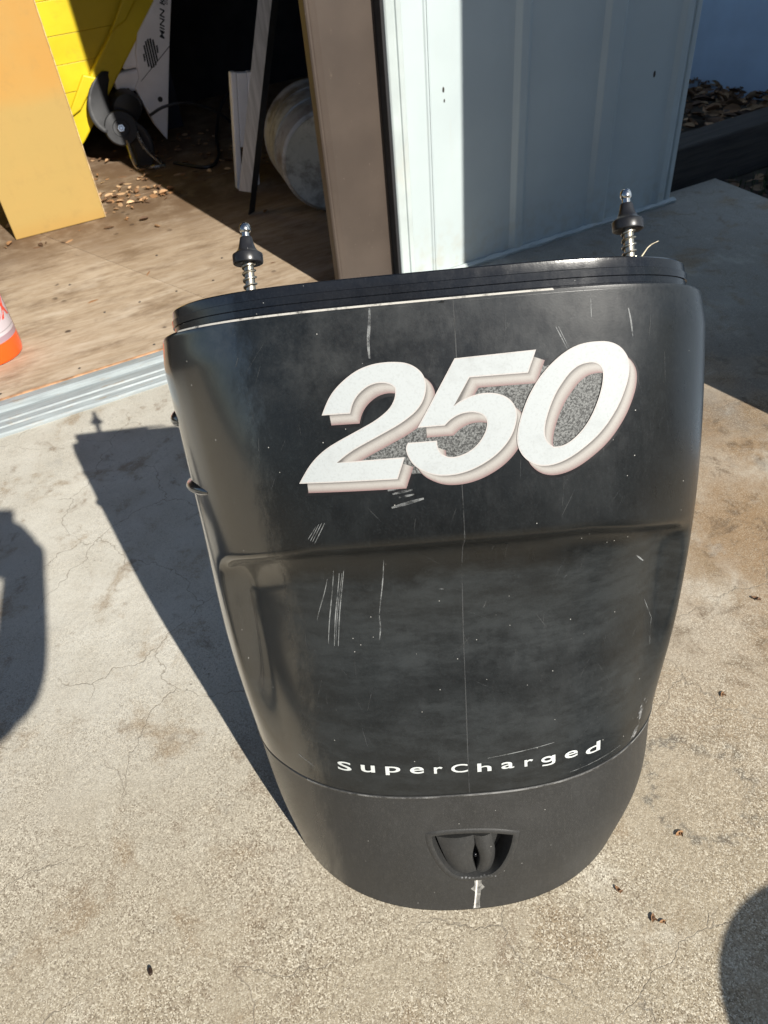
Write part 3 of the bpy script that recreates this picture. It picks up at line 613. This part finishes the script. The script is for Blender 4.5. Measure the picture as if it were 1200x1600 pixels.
# lower cap with the latch opening
def inside(poly, x, y):
    c = False; j = len(poly) - 1
    for i in range(len(poly)):
        if (poly[i][1] > y) != (poly[j][1] > y) and x < (poly[j][0] - poly[i][0])*(y - poly[i][1])/(poly[j][1] - poly[i][1]) + poly[i][0]: c = not c
        j = i
    return c
def soften(poly, lim=38, it=2, closed=True):
    """corner-cut the gentle vertices, keep the sharp ones"""
    for _ in range(it):
        out = []; n = len(poly)
        for i in range(n):
            a, b, c = (np.array(poly[(i + k) % n]) for k in (-1, 0, 1))
            u, w_ = b - a, c - b; ang = abs(math.degrees(math.atan2(u[0]*w_[1] - u[1]*w_[0], u @ w_)))
            if ang > lim: out.append(tuple(b))
            else: out += [tuple(b - u*.25), tuple(b + w_*.25)]
        poly = out
    return poly
def grow(poly, e):
    """offset a polygon outwards by e (any winding)"""
    n = len(poly); A = sum(poly[i][0]*poly[(i + 1) % n][1] - poly[(i + 1) % n][0]*poly[i][1] for i in range(n)); s = 1 if A > 0 else -1
    out = []
    for i in range(n):
        a, b, c = (np.array(poly[(i + k) % n]) for k in (-1, 0, 1))
        t1 = (b - a)/(np.linalg.norm(b - a) + 1e-12); t2 = (c - b)/(np.linalg.norm(c - b) + 1e-12)
        n1 = np.array([t1[1], -t1[0]])*s; n2 = np.array([t2[1], -t2[0]])*s; m_ = n1 + n2; m_ = m_/(m_ @ n1 if abs(m_ @ n1) > .35 else 1)
        out.append(tuple(b + m_*e))
    return out
SH_P = soften(SHIELD, 60, 2)
def on_surf(x, v, lift=0.):
    x = np.asarray(x, float); v = np.asarray(v, float); t = t_of_x(x, v); return surf(v, t) + surf_n(v, t)*np.asarray(lift)[..., None]
vs = list(np.linspace(0, V_SEAM - .005, 74)) ; rows = [row(v, off=.0009 if 0 else 0.) for v in vs]
rows += [row(V_SEAM - .0034, -.0002, .0006), row(V_SEAM - .0020, -.0004, .0010), row(V_SEAM - .0008, -.0001, .0006), row(V_SEAM, .002, -.001)]
A = np.array(rows); mb = MB().grid(A)
nm = A.shape[1]; allv = vs + [V_SEAM - .0034, V_SEAM - .002, V_SEAM - .0008, V_SEAM]
SG = grow(SH_P, .0015); keep = []
for f in mb.f:
    i, j = divmod(f[0], nm); tm = (T_[j] + T_[min(j + 1, nm - 1)])/2; vm = (allv[i] + allv[min(i + 1, len(allv) - 1)])/2
    x = float(half_width(vm)*math.sin(tm*math.pi/2))
    if B_[j] == 0 and inside(SG, x, vm): continue
    keep.append(f)
mb.f = keep
cap = cowl_part(mb, 'lower_cap', M_cap)
m = cap.modifiers.new('solid', 'SOLIDIFY'); m.thickness = .0035; m.offset = -1
# sun highlight painted as a pale strip along the seam lip
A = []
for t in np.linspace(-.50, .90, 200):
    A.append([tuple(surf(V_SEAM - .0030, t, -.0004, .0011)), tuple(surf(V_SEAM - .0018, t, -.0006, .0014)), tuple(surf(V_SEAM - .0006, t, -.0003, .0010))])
cowl_part(MB().grid(np.array(A)), 'lip_highlight', worn_material('lip_glint', (.25, .25, .245), .36, .66, 30, amax=.75), cap, angle=180)
# bezel and pocket
rings = []
for e, h in ((.0075, -.0010), (.0060, .0005), (.0030, .0011), (.0010, .0011), (-.0012, .0002), (-.0040, -.012), (-.0060, -.026)):
    g = grow(SH_P, e); rings.append(on_surf([p[0] for p in g], [p[1] for p in g], h))
mb = MB().grid(np.array(rings), True); n_ = len(SH_P); last = len(mb.v) - n_
ce = np.mean(np.array(mb.v[last:]), 0); mb.v.append(tuple(ce)); mb.f += [(last + i, last + (i + 1) % n_, len(mb.v) - 1) for i in range(n_)]
bez = cowl_part(mb, 'latch_bezel', M_cap, angle=40)
# latch hook: two lobes either side of an almond slot
XC = .0075
def lobe(side, w0, w1, d0):
    A = []
    for r_ in np.linspace(0, 1, 18):
        v = .0745 + (.1425 - .0745)*r_
        slot = .0042*max(0, math.sin(math.pi*min(1, max(0, (r_ - .05)/.74))))**1.1
        wide = w0 + (w1 - w0)*(r_**.75) + (.004*math.sin(math.pi*r_) if side > 0 else 0)
        rw = []
        for s in np.linspace(0, 1, 14):
            x = XC + side*(slot + .0002 + (wide - slot)*s)
            h = -.0105 + d0*math.sin(math.pi*(.20 + .66*s))*(.35 + .65*math.sin(math.pi*(.14 + r_*.66)))
            rw.append(tuple(on_surf(x, v, h)))
        rw = [tuple(on_surf(XC + side*(slot + .0002), v, -.026))] + rw + [tuple(on_surf(XC + side*wide, v, -.026))]
        A.append(rw)
    A.append([tuple(on_surf(XC + side*(.0002 + (wide - .0002)*k/(len(rw) - 1)), .1428, -.026)) for k in range(len(rw))])
    return MB().grid(np.array(A))
hook = cowl_part(lobe(-1, .0290, .0475, .0105), 'latch_hook', M_cap, angle=60)
cowl_part(lobe(1, .0185, .0225, .0105), 'latch_hook', M_cap, angle=60)
mb = MB().lathe([(.0001, -.0035), (.0022, -.0027), (.0034, 0), (.0022, .0027), (.0001, .0035)], 16).xf(Matrix.Translation(Vector(on_surf(XC, .100, -.012).tolist())))
cowl_part(mb, 'latch_pin', M_rim, bez)
mb = MB()
for k in range(11):
    x = -.019 + k*.0048; p = on_surf(XC + x, .0722 + .0012*math.cos(k), .0006); mb.lathe([(.0001, -.001), (.0016, 0), (.0001, .001)], 6)
    o_ = len(mb.v) - 18; mb.v[o_:] = [(a + p[0], b + p[1], c + p[2]) for a, b, c in mb.v[o_:]]
cowl_part(mb, 'crusted_edge', M_scuff, bez)

# decals laid on the surface
def decal(name, outlines, lift, mat, parent, cell=.011):
    bm = bmesh.new()
    for ol in outlines:
        vv = [bm.verts.new((x, v, 0)) for x, v in ol]
        for i in range(len(vv)): bm.edges.new((vv[i], vv[(i + 1) % len(vv)]))
    bmesh.ops.triangle_fill(bm, use_beauty=True, use_dissolve=False, edges=bm.edges[:], normal=(0, 0, 1))
    xs = [p.co.x for p in bm.verts]; ys = [p.co.y for p in bm.verts]
    for a, lo, hi in (((1, 0, 0), min(xs), max(xs)), ((0, 1, 0), min(ys), max(ys))):
        k = math.floor(lo/cell) + 1
        while k*cell < hi:
            bmesh.ops.bisect_plane(bm, geom=bm.verts[:] + bm.edges[:] + bm.faces[:], dist=1e-6, plane_co=tuple(c*k*cell for c in a), plane_no=a); k += 1
    bm.verts.index_update()
    P = np.array([(p.co.x, p.co.y) for p in bm.verts]); Q = on_surf(P[:, 0], P[:, 1], np.full(len(P), lift))
    mb = MB().add(Q, [tuple(p.index for p in f.verts) for f in bm.faces]); bm.free()
    o = cowl_part(mb, name, mat, parent, angle=180, fixn=False)
    return o
def print_material(name, c, spots, sc=30):
    n = NT(name); cc = n.mix(n.ramp(n.noise(sc, 7, .7), .50, .78, 0, .55), c, spots)
    cc = n.mix(n.ramp(n.noise(sc*14, 2, .7), .48, .72, 0, .42), cc, spots)
    return n.fin(cc, .5, 0, None, .35)
M_white = print_material('white_print', (.375, .40, .405), (.29, .305, .305))
M_line = print_material('grey_print', (.42, .40, .385), (.3, .29, .28))
shade_cols = [(.215, .145, .14), (.26, .225, .21), (.315, .295, .275), (.335, .32, .30), (.25, .235, .22), (.10, .095, .09)]
shade_cols = [tuple(np.interp(k, [0, 1.8, 3.8, 5.8, 7.8, 9.6], [c[j] for c in shade_cols]) for j in range(3)) for k in range(14)]
M_sh = [print_material('shadow_print', c, tuple(x*.75 for x in c), 60) for c in shade_cols]
n = NT('speckle_print'); g = n.noise(520, 3, .75)
M_speck = n.fin(n.mix(n.ramp(g, .38, .64), (.016, .017, .017), (.165, .17, .166)), .55)
decal('speckle_panel', [SPECKLE], .0003, M_speck, shell)
M_blk = simple('black_print', (.007, .007, .008), .35)
SHIFT = (.0074, -.0102); K = len(M_sh)
for q, (outer, hole) in enumerate(((DIGIT_TWO, None), (DIGIT_FIVE, None), (DIGIT_ZERO, ZERO_HOLE))):
    ol = [soften(outer)] + ([soften(hole)] if hole else [])
    z0 = .00045 + q*.00052
    dg_ = None
    ins = [grow(ol[0], -.0011)] + ([grow(ol[1], .0011)] if hole else [])
    dg_ = decal('digit', ins, z0 + .00046, M_white, cowl)
    decal('digit_outline', ol, z0 + .00040, M_line, dg_)
    kl = [grow(ol[0], .0024)] + ([grow(ol[1], -.0020)] if hole else [])
    decal('digit_border', [[(x + SHIFT[0]*1.08, v + SHIFT[1]*1.08) for x, v in p] for p in kl], -.00000 + .0002, M_blk, dg_)
    for k in range(K):
        f = (K - k)/K
        decal('digit_shadow', [[(x + SHIFT[0]*f, v + SHIFT[1]*f) for x, v in grow(p, (-1 if i_ == 0 else 1)*(1 - f)*.0042)] for i_, p in enumerate(ol)], z0 + .000022*(k + 1), M_sh[k], dg_)
# moulded lettering
def glyph_g():
    """single-storey g with an open tail; x-height 1"""
    V, F = [], []
    def band(P, Q):
        o = len(V); m_ = len(P); V.extend(P); V.extend(Q); F.extend([(o + i, o + i + 1, o + m_ + i + 1, o + m_ + i) for i in range(m_ - 1)])
    an = np.linspace(0, 2*math.pi, 33)
    band([(.47 + .47*math.cos(a), .55 + .45*math.sin(a), 0) for a in an], [(.46 + .25*math.cos(a), .55 + .20*math.sin(a), 0) for a in an])
    band([(.80, 1., 0), (.80, .5, 0), (.80, .0, 0)], [(1.04, 1., 0), (1.04, .5, 0), (1.04, .0, 0)])
    pa = [(.80, .0), (.78, -.10), (.68, -.18), (.45, -.22), (.10, -.16)]; pb = [(1.04, .0), (1.0, -.22), (.82, -.37), (.46, -.42), (.06, -.36)]
    band([p + (0,) for p in pa], [p + (0,) for p in pb])
    return np.array(V), F
M_letter = print_material('letter_print', (.50, .52, .51), (.40, .41, .41), 60)
for ch, x0, x1, v0, h in LETTERS:
    tv, tf = text_mesh(ch, .013); tv = np.array(tv)
    if ch == 'g': tv, tf = glyph_g()
    xa, xb = tv[:, 0].min(), tv[:, 0].max(); top = tv[:, 1].max()
    x = x0 + (tv[:, 0] - xa)/(xb - xa)*(x1 - x0); v = v0 + tv[:, 1]/top*h*.92
    mb = MB().add(on_surf(x, v, np.full(len(x), .0010)), tf); cowl_part(mb, 'letter', M_letter, shell, angle=180, fixn=False)
# parting line and scratches
def sliver(mb, a, b, w_, n=14, lift=.00035, wob=.0):
    A = []
    for i in range(n):
        f = i/(n - 1); x = a[0] + (b[0] - a[0])*f + wob*math.sin(f*5.3 + a[0]*90); v = a[1] + (b[1] - a[1])*f
        dx, dv = b[0] - a[0], b[1] - a[1]; L = math.hypot(dx, dv); px, pv = -dv/L, dx/L; ww = w_*(.35 + .65*math.sin(math.pi*(.08 + .84*f)))
        A.append([tuple(on_surf(x - px*ww/2, v - pv*ww/2, lift)), tuple(on_surf(x + px*ww/2, v + pv*ww/2, lift))])
    mb.grid(np.array(A))
mb = MB(); PL = [(.0185, .8001), (.0147, .7259), (.01, .6271), (.0086, .5133), (.0077, .3861), (.0064, .2195)]
for a, b in zip(PL[:-1], PL[1:]): sliver(mb, a, b, .0011, 24, .00018)
cowl_part(mb, 'parting_line', worn_material('parting_wear', (.055, .057, .058), .30, .5, 30, amax=.8), shell, angle=180, fixn=False)
mb = MB()
for a, b, w_ in (((-.1302, .5236), (-.1453, .425), .0011), ((-.1245, .5195), (-.139, .4227), .0014), ((-.1192, .5233), (-.1346, .4229), .0012), ((-.1215, .5200), (-.1365, .4300), .0007), ((-.138, .512), (-.155, .456), .0009),
                 ((-.0742, .5363), (-.0835, .4643), .0012), ((-.0838, .462), (-.086, .43), .0016), ((-.0588, .8003), (-.0634, .7563), .0028), ((-.0672, .741), (-.0672, .728), .003), ((.1445, .7981), (.1421, .7758), .0010), ((.1784, .782), (.1808, .7559), .0016),
                 ((-.018, .4911), (.0039, .4882), .0018), ((.1086, .7698), (.1179, .749), .0010), ((.1110, .7698), (.1199, .749), .0008), ((.034, .470), (.031, .462), .0014), ((.125, .498), (.120, .488), .0012),
                 ((.205, .50), (.216, .488), .0018), ((.224, .43), (.236, .40), .0008), ((.236, .40), (.236, .36), .0007), 
                 ((.03, .268), (.11, .277), .0010), ((.13, .2265), (.20, .2300), .0009), ((-.20, .255), (-.18, .245), .0016), ((-.128, .60), (-.141, .578), .0009), ((-.131, .60), (-.143, .580), .0008), ((-.134, .599), (-.145, .581), .0007), ((-.137, .597), (-.147, .583), .0006),
                 ((-.062, .6295), (-.042, .6335), .0030), ((-.058, .6255), (-.038, .6285), .0026), ((-.052, .6215), (-.037, .6235), .0022), ((-.060, .6115), (-.028, .6185), .0034)):
    sliver(mb, a, b, w_, wob=.0006 if abs(a[1] - b[1]) > .03 else 0)
tag(cowl_part(mb, 'scratches', M_scr, shell, angle=180, fixn=False), kind='stuff'); mb = MB()
for i in range(90):      # light hairlines everywhere
    x, v = rng.uniform(-.19, .22), rng.uniform(.25, .78); a = rng.gauss(1.5, .5); L = rng.uniform(.008, .04)
    sliver(mb, (x, v), (x + math.cos(a)*L, v + math.sin(a)*L), rng.uniform(.0002, .0005), 6)
tag(cowl_part(mb, 'hairline_scratches', worn_material('hairline', (.085, .088, .088), .36, .62, 45, amax=.7), shell, angle=180, fixn=False), kind='stuff')
decal('scuff_mark', [[(.236, .276), (.243, .270), (.236, .262), (.232, .250), (.229, .243), (.222, .246), (.226, .256), (.229, .266)]], .0004, M_scuff, shell)
decal('scuff_mark', [[(.222, .236), (.230, .240), (.226, .228), (.219, .219), (.214, .222)]], .0004, M_scuff, shell)
decal('chalk_streak', [[(.0045, .069), (.0135, .0685), (.0145, .056), (.0185, .049), (.014, .042), (.0135, .022), (.0150, .0035), (.0055, .002), (.0068, .022), (.0062, .040), (.0005, .047), (.0052, .054)]], .0004, worn_material('chalk_streak', (.50, .49, .46), .33, .62, 38, amax=.6), cap)
decal('chalk_streak', [[(.0068, .066), (.0088, .066), (.0086, .004), (.0066, .004)]], .0006, worn_material('chalk_line', (.68, .66, .62), .30, .5, 60), cap)
# torn flakes on the left edge
def flake(v, t0, t1, h):
    A = []
    for i in range(11):
        f = i/10; t = t0 + (t1 - t0)*f; w_ = h*math.sin(math.pi*(.12 + .80*f))**.8; vv = v - .006*f
        A.append([tuple(on_surf(half_width(vv + w_*g)*math.sin(t*math.pi/2), vv + w_*g, .0075*(1 - g*g)*math.sin(math.pi*(.2 + .75*f)) - .0008)) for g in np.linspace(-1, 1, 9)])
    return MB().grid(np.array(A))
for v, t0, t1, h in ((.7185, -.995, -.86, .011), (.6385, -.985, -.70, .0085)):
    cowl_part(flake(v, t0, t1, h), 'torn_flake', M_shell, shell, angle=180)
# the two mounting pins
M_steel = simple('zinc_steel', (.47, .43, .35), .36, 1, var=.14, scale=90)
M_rub = simple('black_rubber', (.016, .016, .018), .36, var=.25, scale=60)
tau = R(39.3); SC = .90
axis = Matrix.Rotation(YAW, 4, 'Z') @ Matrix.Rotation(-tau, 4, 'X')
def make_pin(x):
    p = surf(V_RIM, math.asin(x/(float(half_width(V_RIM)) - RIM_IN - .014))*2/math.pi, RIM_IN + .014, 0, 0, RIM_IN + .014); p = Vector((p[0] - BX, p[1] - BY, p[2]))
    M = Matrix.Translation(p) @ axis @ Matrix.Scale(SC, 4)
    g = MB().lathe([(.0052, -.006), (.0052, .030), (.0060, .0305)], 20).xf(M).build('pin_shank', M_steel, cowl, smooth=True)
    he = [(.0064*math.cos(a), .0064*math.sin(a), .001 + .029*a/(2*math.pi*4.3)) for a in np.linspace(0, 2*math.pi*4.3, 100)]
    MB().tube(he, .00125, 6).xf(M).build('spring', M_steel, g, smooth=True)
    MB().lathe([(.0070, .0290), (.0140, .0280), (.0152, .0286), (.0156, .0296), (.0156, .0372), (.0151, .0383), (.0128, .0396), (.0106, .0415), (.0090, .0442), (.0077, .0480), (.0068, .0520), (.0063, .0545), (.0058, .0553), (.0040, .0553)], 36).xf(M).build('grommet', M_rub, g, smooth=True)
    MB().lathe([(.0042, .054), (.0042, .0598), (.0054, .0610), (.0059, .0632), (.0056, .0660), (.0046, .0684), (.0022, .0698), (.0003, .0702)], 24).xf(M).build('ball_tip', M_chrome, g, smooth=True)
make_pin(-.1685); make_pin(.1925)

# ------------------------------------------------------------------ small loose things
M_twig = simple('dry_twig', (.62, .55, .40), .8, var=.2, scale=60)
tp = Vector(surf(V_RIM, math.asin(.2035/(float(half_width(V_RIM)) - RIM_IN - .01))*2/math.pi, RIM_IN + .01, 0, 0, RIM_IN + .01).tolist())
mb = MB().tube([tp + Vector(q) for q in ((0, 0, .001), (.006, .004, .007), (.010, .006, .009), (.017, .008, .0105))], [.0007, .0006, .0005, .0003], 6)
mb.tube([tp + Vector(q) for q in ((.009, .0055, .0085), (.013, .003, .012))], [.0005, .0002], 5); mb.tube([tp + Vector(q) for q in ((.011, .0065, .009), (.0155, .010, .0085))], [.0005, .0002], 5)
tag(mb.build('twig', M_twig, smooth=True), 'pale forked dry twig caught on the cowl rim beside the right pin', 'twig')
M_seed = simple('seed_husk', (.045, .026, .016), .4, var=.3, scale=120)
o = MB().lathe([(.0003, -.0052), (.0024, -.004), (.0034, 0), (.0026, .0038), (.0003, .0055)], 14).xf(Matrix.Translation((-.370, .351, .0028)) @ Matrix.Rotation(R(20), 4, 'Z') @ Matrix.Rotation(R(85), 4, 'X')).build('seed', M_seed, smooth=True)
tag(o, 'small dark brown seed on the concrete at the lower left', 'seed')
for x, y, L, rz, t, lab in ((.256, .388, .011, 2.0, .3, 'dark curled leaf scrap nearest the cowl bottom on the right'), (.362, .453, .012, .4, .55, 'reddish forked leaf scrap beside the grey ring stain'), (.290, .349, .011, 1.2, .25, 'small brown leaf scrap just left of the round shadow'),
                            (.301, .3435, .008, .2, .45, 'tiny tan leaf crumb close to the round shadow'), (.507, .664, .010, 1.0, .3, 'small brown leaf crumb above the ring stain'), (.64, .846, .016, 2.4, .2, 'dark leaf scrap at the far right on stained concrete')):
    mb = MB(); tn = []; leaf_verts(mb, tn, Vector((x, y, .0012)), L*1.15, L*.5, rz, .15, .35, t); leaf_verts(mb, tn, Vector((x + .003, y - .002, .0018)), L*.6, L*.3, rz + 1.3, -.4, .8, t*.6)
    o = mb.build('leaf_scrap', M_leaf2, smooth=True, angle=180, fixn=False); a = o.data.attributes.new('tint', 'FLOAT', 'FACE'); a.data.foreach_set('value', tn)
    tag(o, lab, 'leaf scrap', 'leaf scraps on the concrete')

# ------------------------------------------------------------------ out of frame: what throws the two shadows at the edges
M_caster = simple('grey_caster', (.20, .20, .20), .6)
pt = empty('shadow_caster', (.792, -.243, 0), 0, 'unseen round stand-in shaped to cast the shadow at the lower right', 'shadow caster')  # added unseen shape, sized to cast the round shadow at lower right
MB().lathe([(.115, 0), (.142, .34), (.152, .345), (.152, .40), (.142, .40), (.135, .30)], 40).build('caster_body', M_caster, pt, smooth=True, angle=40)
MB().lathe([(.001, .36), (.1405, .362)], 40, False).build('caster_fill', M_soil, pt)

def skin(name, verts, edges, radii, mat, parent, sub=2, root=0):
    me = bpy.data.meshes.new(name); me.from_pydata(verts, edges, []); o = bpy.data.objects.new(name, me); col.objects.link(o)
    o.modifiers.new('skin', 'SKIN'); s = o.modifiers.new('sub', 'SUBSURF'); s.levels = s.render_levels = sub
    lay = me.skin_vertices[0] if me.skin_vertices else None
    if lay is None:
        bm = bmesh.new(); bm.from_mesh(me); bm.verts.layers.skin.verify(); bm.to_mesh(me); bm.free(); lay = me.skin_vertices[0]
    for i, r_ in enumerate(radii): lay.data[i].radius = (r_, r_) if not isinstance(r_, tuple) else r_; lay.data[i].use_root = (i == root)
    me.materials.append(mat); o.parent = parent; o.modifiers['skin'].use_smooth_shade = True
    return o
M_skin = simple('skin', (.42, .26, .19), .5, var=.06); M_shirt = simple('dark_shirt', (.03, .035, .05), .85); M_trs = simple('dark_trousers', (.04, .04, .045), .85); M_hair = simple('dark_hair', (.03, .02, .015), .6)
pb = Vector((-.42, -.52, 0)); per = empty('person', pb, 0, 'person in a dark shirt leaning in and holding up a phone', 'person')
J = dict(pel=(-.42, -.56, .70), spi=(-.40, -.53, .85), che=(-.36, -.48, 1.02), nek=(-.33, -.44, 1.12), hea=(-.30, -.40, 1.20), top=(-.28, -.37, 1.30),
         shR=(-.17, -.52, 1.02), elR=(.025, -.265, .93), wrR=(.035, -.075, 1.05), haR=(.045, -.045, 1.075), shL=(-.52, -.45, 1.06), elL=(-.34, -.22, .97), wrL=(-.11, -.06, 1.05), haL=(-.075, -.04, 1.06),
         hpR=(-.34, -.57, .67), knR=(-.33, -.50, .37), anR=(-.34, -.56, .06), toR=(-.32, -.43, .03), hpL=(-.50, -.57, .67), knL=(-.53, -.50, .37), anL=(-.54, -.56, .06), toL=(-.54, -.43, .03))
ks = list(J); ix = {k: i for i, k in enumerate(ks)}
E_ = [('pel', 'spi'), ('spi', 'che'), ('che', 'nek'), ('nek', 'hea'), ('hea', 'top'), ('che', 'shR'), ('shR', 'elR'), ('elR', 'wrR'), ('wrR', 'haR'), ('che', 'shL'), ('shL', 'elL'), ('elL', 'wrL'), ('wrL', 'haL'),
      ('pel', 'hpR'), ('hpR', 'knR'), ('knR', 'anR'), ('anR', 'toR'), ('pel', 'hpL'), ('hpL', 'knL'), ('knL', 'anL'), ('anL', 'toL')]
rad = dict(pel=.115, spi=.105, che=.115, nek=.045, hea=.075, top=.06, shR=.055, elR=.052, wrR=.040, haR=.036, shL=.055, elL=.036, wrL=.024, haL=.028, hpR=.085, knR=.052, anR=.034, toR=.03, hpL=.085, knL=.052, anL=.034, toL=.03)
loc = {k: tuple(Vector(J[k]) - pb) for k in ks}
skin('body', [loc[k] for k in ks], [(ix[a], ix[b]) for a, b in E_], [rad[k] for k in ks], M_skin, per)
sk = ['pel', 'spi', 'che', 'shR', 'elR', 'shL', 'elL']; si = {k: i for i, k in enumerate(sk)}
skin('shirt', [loc[k] for k in sk], [(si[a], si[b]) for a, b in E_ if a in si and b in si], [rad[k]*1.13 for k in sk], M_shirt, per)
sk = ['pel', 'hpR', 'knR', 'anR', 'hpL', 'knL', 'anL']; si2 = {k: i for i, k in enumerate(sk)}
skin('trousers', [loc[k] for k in sk], [(si2[a], si2[b]) for a, b in E_ if a in si2 and b in si2], [rad[k]*1.15 for k in sk], M_trs, per)
mb = MB().lathe([(.082, -.02), (.088, .02), (.078, .065), (.045, .095), (.002, .105)], 24).xf(Matrix.Translation(Vector(loc['hea']) + Vector((.0, -.018, .035)))); mb.build('hair', M_hair, per, smooth=True)
for side, hk, sg in (('R', 'haR', 1), ('L', 'haL', -1)):
    h = Vector(loc[hk])
    for q in range(5):
        a = [h, h + Vector((-.012*sg, .012 + .004*q, .022 - .014*q)), h + Vector((-.034*sg, .020 + .003*q, .030 - .017*q)), h + Vector((-.050*sg, .014 + .002*q, .033 - .018*q))]
        skin('finger' if q else 'thumb', [tuple(v) for v in a], [(0, 1), (1, 2), (2, 3)], [.010, .0085, .008, .0065], M_skin, per, 1)
ph = empty('phone', (0, 0, 0), 0, 'black phone held up by the person taking the picture', 'phone')
ph.matrix_world = cam.matrix_world.copy()
MB().box(-.058, .016, -.125, .018, .004, .012).build('phone_body', M_bplas, ph, bevel=.003)
MB().box(-.055, .013, -.122, .015, .0122, .0128).build('screen', M_dark, ph)
